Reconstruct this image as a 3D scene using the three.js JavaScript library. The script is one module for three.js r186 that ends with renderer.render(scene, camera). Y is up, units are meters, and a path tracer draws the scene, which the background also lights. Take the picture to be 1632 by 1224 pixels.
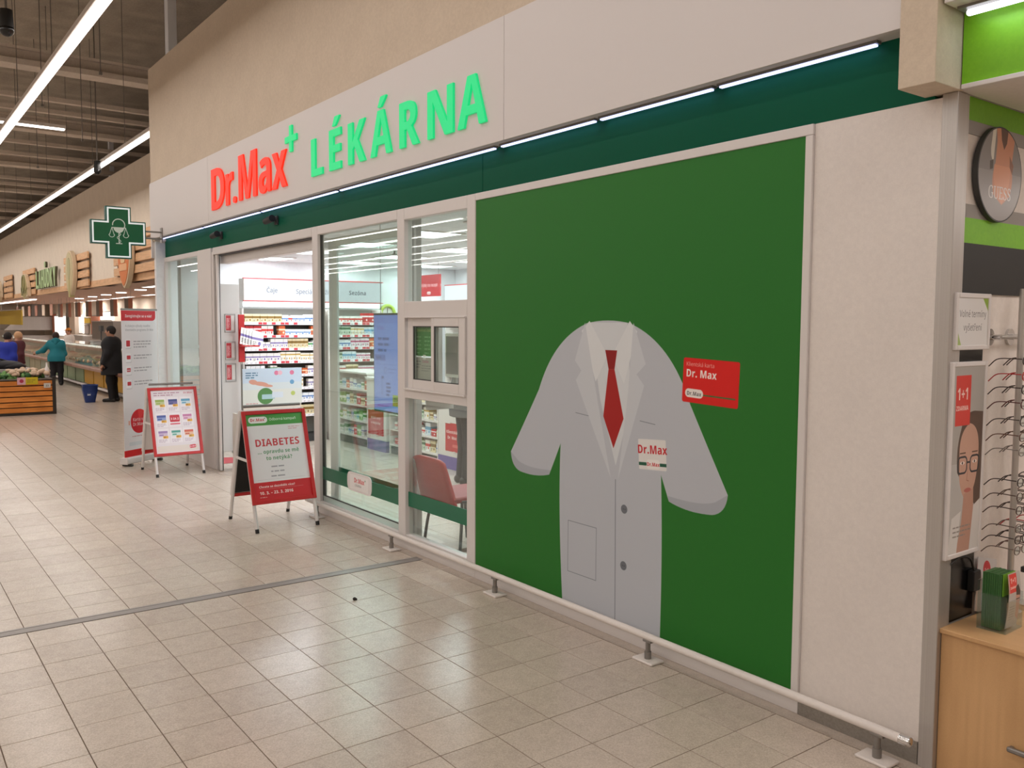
import * as THREE from 'three';
import { RoundedBoxGeometry } from 'three/addons/geometries/RoundedBoxGeometry.js';
import { mergeGeometries, mergeVertices } from 'three/addons/utils/BufferGeometryUtils.js';
import { MarchingCubes } from 'three/addons/objects/MarchingCubes.js';
import { FontLoader } from 'three/addons/loaders/FontLoader.js';
import { TextGeometry } from 'three/addons/geometries/TextGeometry.js';
import { RectAreaLightUniformsLib } from 'three/addons/lights/RectAreaLightUniformsLib.js';

// ------------------------------------------------------------ camera, exposure, light levels
const scene = new THREE.Scene();
scene.background = new THREE.Color(0x14110f);
const renderer = new THREE.WebGLRenderer({ antialias: true });
renderer.toneMapping = THREE.LinearToneMapping;
renderer.toneMappingExposure = 1.08;
renderer.shadowMap.enabled = true;
RectAreaLightUniformsLib.init();
const camera = new THREE.PerspectiveCamera(47.73, 1632 / 1224, 0.05, 200);
camera.rotation.order = 'YXZ';
camera.position.set(0, 1.848, 0);
camera.rotation.set(-0.07014, -0.64118, 0.00436);
camera.updateMatrixWorld(); camera.updateProjectionMatrix();

const HALL = new THREE.Color(1.0, 0.932, 0.885);       // tubes of the hall
const SHOP = new THREE.Color(0.86, 0.94, 1.0);       // panels of the pharmacy
const HALL_LIGHT = 10.4, HALL_GLOW = 3.5, SHOP_LIGHT = 15, SHOP_GLOW = 3.0;
const SPACING = 1.95, ROW_Y = 5.02;                    // trunk lights of the hall, rows parallel to the shop front

// ------------------------------------------------------------ helpers
let seed = 7;
const rnd = () => { seed = (seed * 1664525 + 1013904223) % 4294967296; return seed / 4294967296; };
const rr = (a, b) => a + (b - a) * rnd();
const names = {};
const numbered = (n) => { const k = names[n] = (names[n] ?? -1) + 1; return k ? `${n}_${String(k).padStart(3, '0')}` : n; };
function thing(name, label, category, p = [0, 0, 0], turn = 0, group) {
  const o = new THREE.Group(); o.name = numbered(name); scene.add(o);
  o.position.set(...p); o.rotation.y = turn; o.userData = { label, category };
  if (group) o.userData.group = group;
  return o;
}
function structGroup(name) { const o = new THREE.Group(); o.name = name; o.userData = { kind: 'structure' }; scene.add(o); return o; }
function flat(g) { g = g.index ? g.toNonIndexed() : g.clone(); for (const k of Object.keys(g.attributes)) if (!['position', 'normal', 'uv'].includes(k)) g.deleteAttribute(k); if (!g.attributes.uv) g.setAttribute('uv', new THREE.BufferAttribute(new Float32Array(g.attributes.position.count * 2), 2)); return g; }
function join(g) { return Array.isArray(g) ? (g.length === 1 ? g[0] : mergeGeometries(g.map(flat))) : g; }
function metreUV(g, m) {
  g = g.index ? g.toNonIndexed() : g.clone();
  const p = g.attributes.position, n = g.attributes.normal, uv = new Float32Array(p.count * 2);
  for (let i = 0; i < p.count; i++) {
    const ax = Math.abs(n.getX(i)), ay = Math.abs(n.getY(i)), az = Math.abs(n.getZ(i));
    let u, v;
    if (ax >= ay && ax >= az) { u = p.getZ(i); v = p.getY(i); } else if (ay >= az) { u = p.getX(i); v = -p.getZ(i); } else { u = p.getX(i); v = p.getY(i); }
    uv[2 * i] = u / m; uv[2 * i + 1] = v / m;
  }
  g.setAttribute('uv', new THREE.BufferAttribute(uv, 2)); return g;
}
function part(name, g, mat, parent, label) {
  g = join(g); if (mat.userData.m) g = metreUV(g, mat.userData.m);
  const o = new THREE.Mesh(g, mat); o.name = name; o.castShadow = o.receiveShadow = true;
  if (label) o.userData.label = label;
  parent.add(o); return o;
}
function struct(name, g, mat) { const o = part(name, g, mat, scene); o.userData.kind = 'structure'; return o; }
function one(name, g, mat, label, category, group) { const o = part(numbered(name), g, mat, scene); o.userData = { label, category }; if (group) o.userData.group = group; return o; }
function dup(root, p, turn, label, group) {
  const r = root.clone(); r.name = numbered(root.name.replace(/_\d{3}$/, '')); scene.add(r); r.position.set(...p); if (turn !== undefined) r.rotation.y = turn;
  r.userData = { ...root.userData }; if (label) r.userData.label = label; if (group) r.userData.group = group; return r;
}
const B = (x0, x1, y0, y1, z0, z1, r = 0) => {
  const w = x1 - x0, h = y1 - y0, d = z1 - z0;
  const g = r ? new RoundedBoxGeometry(w, h, d, 2, Math.min(r, w / 2.01, h / 2.01, d / 2.01)) : new THREE.BoxGeometry(w, h, d);
  return g.translate((x0 + x1) / 2, (y0 + y1) / 2, (z0 + z1) / 2);
};
const V = (a) => new THREE.Vector3(...a);
function cyl(p, q, r0, r1 = r0, n = 14) {
  p = V(p); q = V(q); const d = q.clone().sub(p), L = d.length();
  const g = new THREE.CylinderGeometry(r1, r0, L, n);
  g.applyQuaternion(new THREE.Quaternion().setFromUnitVectors(new THREE.Vector3(0, 1, 0), d.normalize()));
  return g.translate((p.x + q.x) / 2, (p.y + q.y) / 2, (p.z + q.z) / 2);
}
const tube = (pts, r, n = 8, seg = 24) => new THREE.TubeGeometry(new THREE.CatmullRomCurve3(pts.map(V)), seg, r, n);
const ball = (c, rx, ry = rx, rz = rx, n = 16) => new THREE.SphereGeometry(1, n, Math.ceil(n * 0.7)).scale(rx, ry, rz).translate(...c);
const poly = (pts) => { const s = new THREE.Shape(); pts.forEach(([x, y], i) => i ? s.lineTo(x, y) : s.moveTo(x, y)); return s; };
const extr = (s, d, bevel = 0) => new THREE.ExtrudeGeometry(s, { depth: d, bevelEnabled: bevel > 0, bevelThickness: bevel, bevelSize: bevel, bevelSegments: 2, curveSegments: 16 });
const rrect = (w, h, r) => { const s = new THREE.Shape(), x = -w / 2, y = -h / 2; s.moveTo(x + r, y); s.lineTo(x + w - r, y); s.quadraticCurveTo(x + w, y, x + w, y + r); s.lineTo(x + w, y + h - r); s.quadraticCurveTo(x + w, y + h, x + w - r, y + h); s.lineTo(x + r, y + h); s.quadraticCurveTo(x, y + h, x, y + h - r); s.lineTo(x, y + r); s.quadraticCurveTo(x, y, x + r, y); return s; };
const frameRect = (w, h, t, d) => [B(-w / 2, -w / 2 + t, -h / 2, h / 2, 0, d, .004), B(w / 2 - t, w / 2, -h / 2, h / 2, 0, d, .004), B(-w / 2 + t, w / 2 - t, -h / 2, -h / 2 + t, 0, d, .004), B(-w / 2 + t, w / 2 - t, h / 2 - t, h / 2, 0, d, .004)];
// members of a shop-front frame lying in the plane x = const: z0..z1, y0..y1, opening inside
const TO_HALL = -Math.PI / 2;   // turns a face that looks along +z so that it looks along -x, into the hall

function std(color, rough = 0.6, o = {}) { return new THREE.MeshStandardMaterial({ color, roughness: rough, ...o }); }
function canvasTex(w, h, draw, repeat) {
  const c = document.createElement('canvas'); c.width = w; c.height = h; const x = c.getContext('2d'); draw(x, w, h);
  const t = new THREE.CanvasTexture(c); t.colorSpace = THREE.SRGBColorSpace; t.magFilter = THREE.LinearFilter;
  if (repeat) t.wrapS = t.wrapT = THREE.RepeatWrapping;
  return t;
}
function noiseTex(n, fn, srgb = true) {
  const d = new Uint8Array(n * n * 4);
  for (let i = 0; i < n * n; i++) { const [r, g, b] = fn(i % n, (i / n) | 0); d[4 * i] = r; d[4 * i + 1] = g; d[4 * i + 2] = b; d[4 * i + 3] = 255; }
  const t = new THREE.DataTexture(d, n, n); t.wrapS = t.wrapT = THREE.RepeatWrapping; t.magFilter = THREE.LinearFilter; if (srgb) t.colorSpace = THREE.SRGBColorSpace; t.needsUpdate = true; return t;
}
// periodic value noise
function lattice(n, cells) { const g = Array.from({ length: cells * cells }, rnd); const s = (t) => t * t * (3 - 2 * t); return (x, y) => { const fx = x / n * cells, fy = y / n * cells, i = Math.floor(fx), j = Math.floor(fy), u = s(fx - i), v = s(fy - j); const G = (a, b) => g[((b % cells + cells) % cells) * cells + (a % cells + cells) % cells]; return (G(i, j) * (1 - u) + G(i + 1, j) * u) * (1 - v) + (G(i, j + 1) * (1 - u) + G(i + 1, j + 1) * u) * v; }; }
const clamp = (v) => Math.max(0, Math.min(255, v));

// ------------------------------------------------------------ materials
function grainy(r, g, b, amp, m, n = 256, blotch = 0) {
  const a = lattice(n, 64), c = lattice(n, 6);
  const t = noiseTex(n, (x, y) => { const k = (rnd() - .5) * amp + (a(x, y) - .5) * amp + (c(x, y) - .5) * blotch; return [clamp(r + k), clamp(g + k), clamp(b + k * .95)]; });
  return { map: t, m };
}
function matTex(G, rough, o = {}) { const m = std(0xffffff, rough, { map: G.map, ...o }); m.userData.m = G.m; return m; }
const M = {};
M.beige = matTex(grainy(206, 190, 170, 7, 1.2, 256, 5), .85);
M.hallWall = matTex(grainy(224, 211, 194, 7, 1.2, 256, 6), .85);
M.white = matTex(grainy(224, 216, 210, 5, 1.0, 256, 4), .55);
M.whiteWall = matTex(grainy(226, 216, 208, 6, 1.3, 256, 8), .6);
M.alu = std(0xd9d3d0, .42);
M.fascia = std(0xd8d2d0, .45);
M.greenBand = new THREE.MeshPhysicalMaterial({ color: 0x015c42, roughness: .6, specularIntensity: .35 });
M.stripe = std(0x0d6a4a, .4);
M.kick = matTex(grainy(150, 144, 136, 12, .6, 128, 12), .42, { metalness: .35 });
M.steel = matTex((() => { const n = 256, a = lattice(n, 90); return { map: noiseTex(n, (x, y) => { const k = (a(x, 0) - .5) * 9 + (rnd() - .5) * 5; return [clamp(188 + k), clamp(183 + k), clamp(178 + k)]; }), m: .3 }; })(), .38, { metalness: .6 });
M.chrome = std(0xd8d8d8, .12, { metalness: 1 });
M.greyMetal = std(0x8f8b87, .4, { metalness: .7 });
M.greyPlastic = std(0x9a9692, .5);
M.black = std(0x14120f, .55);
M.blackGloss = std(0x0b0b0c, .22);
M.darkGrey = std(0x3b3a39, .5);
M.deck = matTex(grainy(170, 161, 148, 14, 1.5, 256, 20), .9);
M.beam = matTex(grainy(214, 202, 190, 8, 1.4, 128, 10), .8);
M.beamDark = matTex(grainy(140, 127, 113, 10, 1.4, 128, 8), .8);
M.red = std(0xc1201f, .4);
M.redBright = std(0xd2191c, .4);
M.paper = std(0xe9e4e2, .5);
M.glass = new THREE.MeshPhysicalMaterial({ color: 0xf4fbf8, roughness: 0, transmission: 1, thickness: 0, ior: 1.5 });
M.frost = new THREE.MeshPhysicalMaterial({ color: 0xdfe6e2, roughness: .55, transmission: .55, thickness: 0, ior: 1.45 });
M.acrylic = new THREE.MeshPhysicalMaterial({ color: 0xf2f7f7, roughness: .03, transmission: 1, thickness: 0, ior: 1.45 });
M.lime = matTex(grainy(122, 190, 22, 5, .8, 128, 4), .5);
M.limeDark = matTex(grainy(112, 172, 26, 5, .8, 128, 4), .55);
M.greyBand = std(0x96918c, .6);
M.wood = matTex((() => { const n = 512, a = lattice(n, 5), b = lattice(n, 60), c = lattice(n, 12); return { map: noiseTex(n, (x, y) => { const k = (b(x, y * .06) - .5) * 8 + (a(x, y) - .5) * 10 + (c(x, y * .2) - .5) * 6 + (rnd() - .5) * 7; return [clamp(203 + k), clamp(160 + k * .95), clamp(112 + k * .85)]; }), m: .9 }; })(), .42);
M.slat = matTex((() => { const n = 256, a = lattice(n, 5), b = lattice(n, 50); return { map: noiseTex(n, (x, y) => { const k = (b(x * .08, y) - .5) * 30 + (a(x, y) - .5) * 20; return [clamp(214 + k), clamp(133 + k * .9), clamp(56 + k * .7)]; }), m: .8 }; })(), .6);
M.slatPale = matTex((() => { const n = 256, a = lattice(n, 5), b = lattice(n, 50); return { map: noiseTex(n, (x, y) => { const k = (b(x * .08, y) - .5) * 24 + (a(x, y) - .5) * 14; return [clamp(214 + k), clamp(170 + k * .9), clamp(128 + k * .8)]; }), m: 1.0 }; })(), .65);
const glow = (color, k, base = 0xffffff) => new THREE.MeshStandardMaterial({ color: base, roughness: .5, emissive: color, emissiveIntensity: k });
M.tube = glow(HALL, HALL_GLOW);
M.panel = glow(SHOP, SHOP_GLOW);
const P = (tex, rough = .45, o = {}) => std(0xffffff, rough, { map: tex, ...o });       // a printed sheet
const PG = (tex, k, rough = .4) => new THREE.MeshStandardMaterial({ color: 0x222222, roughness: rough, emissive: 0xffffff, emissiveMap: tex, emissiveIntensity: k, map: tex }); // a lit print

// prints: small helpers for the canvas
const rect = (x, c, a, b, w, h, r = 0) => { x.fillStyle = c; x.beginPath(); if (r) x.roundRect(a, b, w, h, r); else x.rect(a, b, w, h); x.fill(); };
const text = (x, s, px, py, size, c, o = {}) => {
  x.save(); x.font = `${o.style || ''} ${o.w || 'bold'} ${size}px ${o.f || 'sans-serif'}`; x.fillStyle = c; x.textAlign = o.a || 'left'; x.textBaseline = 'alphabetic';
  x.translate(px, py); if (o.rot) x.rotate(o.rot); x.scale(o.sx || 1, 1); x.fillText(s, 0, 0); x.restore();
};
const lines = (x, c, a, b, w, n, gap, h) => { for (let i = 0; i < n; i++) { let p = a; const end = a + w * (i === n - 1 ? .7 : .92 + .08 * rnd()); while (p < end) { const k = Math.min(end - p, h * (1.5 + 4 * rnd())); rect(x, c, p, b + i * gap, k, h); p += k + h * .8; } } };
const shapeFill = (x, c, pts) => { x.fillStyle = c; x.beginPath(); pts.forEach((p, i) => { if (!i) x.moveTo(...p); else if (p.length === 2) x.lineTo(...p); else x.quadraticCurveTo(...p); }); x.closePath(); x.fill(); };

function light(w, h, color, k, p, parent, aim) {
  const l = new THREE.RectAreaLight(color, k, w, h); l.position.set(...p);
  if (aim === 'down') l.rotation.x = -Math.PI / 2; else if (aim === 'hall') l.rotation.y = Math.PI / 2; // default emits along -z
  (parent || scene).add(l); return l;
}

// ============================================================ THE SETTING
// ---- floor: slab, tiles that can be told apart, the expansion strip
const GX = .708, GZ1 = -5.457, GZ2 = -6.088, TS = .3;   // tile grid in front of and behind the metal strip
const tileSpeck = (k) => grainy(195 + k, 181 + k, 167 + k * .9, 20, .3, 128, 8);
const slabTex = (() => { const n = 256, a = lattice(n, 64); return noiseTex(n, (x, y) => { const e = x < 2 || y < 2, k = (rnd() - .5) * 16 + (a(x, y) - .5) * 14; return e ? [120, 105, 90] : [clamp(195 + k), clamp(181 + k), clamp(166 + k)]; }); })();
const slabMat = std(0xffffff, .3, { map: slabTex }); slabMat.userData.m = .3;
const floor = struct('floor', B(-22, 12, -.12, -.004, -62, 8), slabMat);
slabTex.offset.set(-(GX / .3 % 1), (-6.088 / .3) % 1);
const groutMat = std(0x665342, .9);
part('grout', B(-3.1, 6.6, -.03, -.003, -40.2, -.9), groutMat, floor);
const tileMats = [0, 3, -4, 1.5].map((k) => { const m = matTex(tileSpeck(k), .24); m.userData = {}; return m; });
const tileGeo = (() => {       // bevelled slab, top at y = 0, 12 + 8 triangles
  const w = .2955 / 2, b = .0008, t = .012, s = [];
  const ring = (r, y) => [[-r, y, -r], [r, y, -r], [r, y, r], [-r, y, r]];
  const r0 = ring(w, -t), r1 = ring(w, -b), r2 = ring(w - b, 0), pos = [], uv = [];
  const quad = (a, c, d, e) => { for (const p of [a, c, d, a, d, e]) { pos.push(...p); uv.push(p[0] / .3 + .5, p[2] / .3 + .5); } };
  for (const [lo, hi] of [[r0, r1], [r1, r2]]) for (let i = 0; i < 4; i++) { const j = (i + 1) % 4; quad(lo[i], hi[i], hi[j], lo[j]); }
  quad(r2[0], r2[3], r2[2], r2[1]);
  const g = new THREE.BufferGeometry(); g.setAttribute('position', new THREE.Float32BufferAttribute(pos, 3)); g.setAttribute('uv', new THREE.Float32BufferAttribute(uv, 2)); g.computeVertexNormals(); return g;
})();
{
  const spots = [], v = new THREE.Vector3();
  const cols = (z) => (z > -12.95 && z < -5.1 ? 6.3 : z < -13.2 ? 4.9 : 3.46);
  const addRow = (z, dz) => { for (let i = -12; i < 20; i++) { const x = GX + TS * (i + .5); if (x + .15 < cols(z) + .01 && x > -2.9) spots.push([x, z, dz]); } };
  for (let j = 0; j < 14; j++) addRow(GZ1 + TS * (j + .5), 1);
  addRow(GZ1 - .15, 1);
  addRow((-5.862 - 6.088) / 2, (6.088 - 5.862) / .3);
  for (let j = 0; j < 108; j++) addRow(GZ2 - TS * (j + .5), 1);
  for (const s of spots) {
    v.set(s[0], 0, s[1]).project(camera); const d = Math.hypot(s[0], s[1]);
    s.see = v.z < 1 && Math.abs(v.x) < 1.08 && Math.abs(v.y) < 1.12 && s[0] < 3.5 ? d : 1e3 + d;
  }
  spots.sort((a, b) => a.see - b.see);
  const far = [];
  spots.forEach(([x, z, dz], k) => {
    const f = Math.floor(rnd() * 4), turn = Math.floor(rnd() * 4) * Math.PI / 2, y = (rnd() - .5) * .0008;
    if (k < 300) { const t = new THREE.Mesh(tileGeo, tileMats[f]); t.name = 'tile'; t.position.set(x, y, z); t.scale.z = dz; if (dz === 1) t.rotation.y = turn; t.rotation.x = (rnd() - .5) * .002; t.castShadow = t.receiveShadow = true; floor.add(t); } else far.push([x, y, z, dz]);
  });
  const inst = new THREE.InstancedMesh(tileGeo, tileMats[0], far.length), m4 = new THREE.Matrix4();
  far.forEach(([x, y, z, dz], k) => { m4.makeScale(1, 1, dz).setPosition(x, y, z); inst.setMatrixAt(k, m4); const c = .965 + .06 * rnd(); inst.setColorAt(k, new THREE.Color(c, c, c)); });
  inst.name = 'far_tiles'; inst.userData.kind = 'stuff'; inst.receiveShadow = true; floor.add(inst);
  // tiles are cut along the shop front, a narrow strip fills up
  part('edge_strip', B(3.412, 3.5, -.012, 0, -13, -1.6), matTex(tileSpeck(-5), .3), floor, 'narrow cut tile strip along the shop front');
  part('expansion_strip', [B(-3, 3.44, -.01, .002, -5.862, -5.838, .002), B(-3, 3.44, -.01, .0005, -5.838, -5.79), B(-3, 3.44, -.01, .002, -5.79, -5.764, .002)], std(0x96908c, .42, { metalness: .25 }), floor, 'grey metal expansion joint strip across the tiles');
}
// ---- hall shell
struct('wall_left', B(-22.2, -22, 0, 7.8, -62, 8), M.hallWall);
struct('wall_far', B(-22, 12, 0, 7.8, -62.2, -62), M.hallWall);
struct('wall_near', B(-22, 12, 0, 7.8, 8, 8.2), M.hallWall);
struct('wall_outer_right', B(12, 12.2, 0, 7.8, -62, 8), M.hallWall);
const ceiling = struct('ceiling', B(-22.2, 12.2, 7.8, 7.9, -62.2, 8.2), M.deck);
struct('wall_front', B(3.335, 3.52, 3.77, 5.36, -13.03, 6), M.beige);                       // beige wall above the fascia
struct('wall_front_top', B(3.3, 3.54, 3.2, 3.78, -1.72, 6), M.beige);
struct('wall_deli', B(5.5, 5.7, 2.84, 5.76, -61, -13.15), M.hallWall);
M.shopWall = matTex(grainy(234, 235, 237, 5, 1.3, 128, 4), .6);
struct('wall_pharmacy_end', B(3.36, 8.6, 0, 3.0, -13.03, -12.94), M.shopWall);
struct('wall_pharmacy_end_upper', B(3.34, 5.6, 2.98, 5.3, -13.03, -12.9), M.beige);
struct('wall_pharmacy_back', B(8.4, 8.55, 0, 2.9, -12.95, -1.85), M.shopWall);
struct('wall_partition', B(3.56, 8.55, 0, 2.9, -1.87, -1.76), M.whiteWall);
struct('ceiling_pharmacy', B(3.5, 8.6, 2.775, 2.98, -13, -1.8), M.shopWall);
// ============================================================ SHOP FRONT (plane x = 3.49, seen from the hall)
const FX = 3.49;
// fascia with its panels, soffit and the green band behind
{
  const f = structGroup('trim_1');
  for (const [a, b] of [[-13.04, -10.452], [-10.448, -4.548], [-4.544, -1.885]]) part('fascia_panel', B(3.318, 3.34, 3.012, 3.785, a, b, .002), M.fascia, f);
  part('soffit', B(3.335, 3.5, 3.035, 3.06, -13.03, -1.885), M.alu, f);
  part('end_cheek', B(3.322, 3.5, 2.745, 3.035, -13.04, -13.0), M.alu, f);
  const g = structGroup('trim_2');
  for (const [a, b] of [[-12.99, -9.02], [-9.015, -5.03], [-5.025, -1.84]]) part('green_panel', B(3.49, 3.54, 2.752, 3.04, a, b, .002), M.greenBand, g);
}
// LED strips under the fascia
{
  const ls = [[-12.98, -11.1, 'farthest, at the corner'], [-11.05, -9.15, 'above the far door sensor'], [-9.1, -7.25, 'above the gap between the two sign words'], [-7.2, -4.82, 'above the two shop windows'], [-4.76, -3.82, 'above the left half of the big green poster'], [-3.79, -2.95, 'above the right half of the big green poster'], [-2.92, -2.07, 'nearest, above the plain white wall panel']];
  for (const [a, b, w] of ls) {
    const t = thing('led_strip', 'bluish light strip under the fascia, ' + w, 'light', [3.455, 3.02, (a + b) / 2], 0, 'light strips under the fascia');
    const L = b - a;
    part('housing', B(-.018, .018, .002, .018, -L / 2, L / 2), M.greyMetal, t);
    part('diffuser', B(-.012, .012, -.007, .003, -L / 2 + .01, L / 2 - .01, .003), glow(0xb9c4ff, 1.9), t);
    light(.024, L - .02, 0xc4ccff, 1.1, [0, -.009, 0], t, 'down');
  }
}
// letters of the sign: each glyph fitted to its own box (z0..z1, y0..y1)
const font = await new FontLoader().loadAsync('fonts/droid/droid_sans_bold.typeface.json');
const litRed = glow(0xff2608, .86, 0x8a2008), litGreen = glow(0x00d27c, .68, 0x14a868);
function letter(ch, z0, z1, y0, y1, mat, parent, label) {
  const g = new TextGeometry(ch, { font, size: 1, depth: .014, curveSegments: 8, bevelEnabled: true, bevelThickness: .002, bevelSize: .002, bevelSegments: 1 });
  g.computeBoundingBox(); const b = g.boundingBox;
  g.translate(-b.min.x, -b.min.y, -b.min.z); g.scale((z1 - z0) / (b.max.x - b.min.x), (y1 - y0) / (b.max.y - b.min.y), 1);
  g.rotateY(TO_HALL); const o = part('letter', g, mat, parent, label); o.position.set(0, y0, z0);
  return o;
}
{
  const s = thing('shop_sign', 'glowing orange-red raised letters on the white fascia with a small green cross', 'sign', [3.318, 0, 0]);
  for (const [c, a, b, y0, y1] of [['D', -10.281, -9.835, 3.138, 3.60], ['r', -9.787, -9.55, 3.142, 3.49], ['.', -9.555, -9.45, 3.143, 3.215], ['M', -9.368, -8.84, 3.15, 3.625], ['a', -8.777, -8.455, 3.148, 3.50], ['x', -8.417, -8.045, 3.153, 3.50]]) letter(c, a, b, y0, y1, litRed, s);
  letter('+', -8.076, -7.80, 3.455, 3.70, litGreen, s, 'small green cross');
  const l = thing('shop_sign', 'glowing green raised capital letters reading LÉKÁRNA', 'sign', [3.318, 0, 0]);
  for (const [c, a, b, y1] of [['L', -7.473, -7.236, 3.487], ['É', -7.095, -6.865, 3.605], ['K', -6.729, -6.42, 3.495], ['Á', -6.329, -5.985, 3.605], ['R', -5.861, -5.575, 3.49], ['N', -5.453, -5.115, 3.49], ['A', -5.058, -4.72, 3.492]]) letter(c, a, b, 3.158, y1, litGreen, l);
}
// bays: a frame member is a bevelled white box
const fr = (z0, z1, y0, y1, x0 = 3.47, x1 = 3.545) => B(x0, x1, y0, y1, z0, z1, .006);
const pane = (z0, z1, y0, y1, x = 3.51) => B(x - .004, x + .004, y0, y1, z0, z1);
const logoTex = canvasTex(512, 190, (x, w, h) => { rect(x, '#f2f0ee', 0, 0, w, h); text(x, 'Dr.Max', 118, 98, 82, '#d2232a'); text(x, '+', 408, 66, 60, '#1b8a57'); text(x, 'LÉKÁRNA', 138, 148, 44, '#6d7a74', { w: 'normal' }); });
{ // window 1, far left, behind the roll-up banner
  const w = structGroup('window_1');
  for (const g of [[-12.99, -12.9, .1, 2.752], [-11.42, -11.36, .1, 2.752], [-12.9, -11.42, 2.69, 2.752], [-12.9, -11.42, .1, .17]]) part('frame', fr(...g), M.alu, w);
  part('pane', pane(-12.9, -11.42, .17, 2.69), M.glass, w);
  part('stripe', B(3.5, 3.504, .33, .46, -12.9, -11.42), M.stripe, w);
  { const ps = canvasTex(64, 256, (x, a, b) => { rect(x, '#8a7a3c', 0, 0, a, b); rect(x, '#a88a2a', 8, 20, 48, 60, 14); rect(x, '#7a5a34', 0, 110, a, 60); rect(x, '#8e3a2a', 0, 170, a, 86); rect(x, '#c9a87a', 14, 120, 30, 34, 8); }); const q = thing('window_poster', 'narrow brown and yellow poster behind the far left shop window', 'poster', [3.55, 1.83, -11.56], TO_HALL); part('sheet', new THREE.BoxGeometry(.26, .58, .003), P(ps, .4), q); part('tape', B(-.03, .03, .27, .3, .002, .004), M.paper, q); }
  { const q = thing('window_card', 'small dark card under the brown poster in the far left shop window', 'card', [3.55, 1.44, -11.56], TO_HALL); part('sheet', new THREE.BoxGeometry(.26, .12, .003), std(0x5c4a3c, .5), q); part('tape', B(-.03, .03, .05, .065, .002, .004), M.paper, q); }
  { const q = thing('window_card', 'small pale pink and blue card low in the far left shop window', 'card', [3.55, 1.1, -11.56], TO_HALL); part('sheet', new THREE.BoxGeometry(.26, .4, .003), std(0xb9b0b4, .5), q); part('red_head', B(-.12, .12, .06, .19, .0015, .003), std(0xb07a7a, .5), q); }
  part('lock_stile', B(3.53, 3.56, .1, 2.69, -12.52, -12.46), M.greyMetal, w);
}
{ // white pillar and pocket of the sliding door
  const w = structGroup('trim_3');
  part('pillar', B(3.462, 3.56, 0, 2.752, -11.36, -10.86, .006), M.alu, w);
  part('guide', [B(3.475, 3.5, 0, 2.7, -10.86, -10.80, .004), B(3.512, 3.54, 0, 2.7, -10.84, -10.74, .004)], M.alu, w);
  part('brush_seal', [B(3.5, 3.512, 0, 2.7, -10.855, -10.8), B(3.482, 3.53, 0, 2.69, -10.735, -10.725)], M.darkGrey, w);
}
{
  const d = structGroup('door_1');
  part('head', B(3.468, 3.6, 2.665, 2.752, -10.8, -7.86, .008), M.alu, d);
  part('track', B(3.5, 3.56, 2.652, 2.668, -10.8, -7.86), M.darkGrey, d); part('inner_head', B(3.56, 3.66, 2.56, 2.66, -10.8, -7.86, .006), M.alu, d);
  part('closing_edge', B(3.475, 3.505, .01, 2.66, -10.72, -10.675, .006), M.alu, d);
  part('parked_leaf', [B(3.575, 3.6, .02, 2.64, -7.72, -7.55, .006), B(3.575, 3.6, .02, .1, -7.55, -6.16, .006), B(3.575, 3.6, 2.56, 2.64, -7.55, -6.16, .006), B(3.575, 3.6, .02, 2.64, -6.2, -6.12, .006)], M.alu, d);
  part('parked_pane', B(3.584, 3.591, .1, 2.56, -7.55, -6.2), M.glass, d);
  part('leaf_stripe', B(3.58, 3.583, .36, .475, -7.55, -6.2), M.stripe, d);
}
{ // window 2
  const w = structGroup('window_2');
  for (const g of [[-7.86, -7.735, .1, 2.752], [-6.205, -6.09, .1, 2.752], [-7.735, -6.205, 2.672, 2.752], [-7.735, -6.205, .1, .128]]) part('frame', fr(...g), M.alu, w);
  part('pane', pane(-7.735, -6.205, .128, 2.672), M.glass, w);
  part('gasket', [B(3.5, 3.53, .128, 2.672, -7.745, -7.73), B(3.502, 3.506, .178, .19, -7.735, -6.205)], M.darkGrey, w);
  part('frosted_foot', B(3.502, 3.505, .128, .178, -7.735, -6.205), M.frost, w);
  part('stripe', B(3.5, 3.504, .338, .462, -7.735, -6.205), M.stripe, w);
  const st = part('logo_sticker', extr(rrect(.475, .172, .07), .004), M.paper, w, 'white rounded pharmacy sticker with red lettering'); st.rotation.y = TO_HALL; st.position.set(3.5, .413, -6.96);
  const pr = part('logo_print', new THREE.PlaneGeometry(.36, .1336), P(logoTex), w); pr.rotation.y = TO_HALL; pr.position.set(3.4945, .413, -6.96);
}
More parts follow.
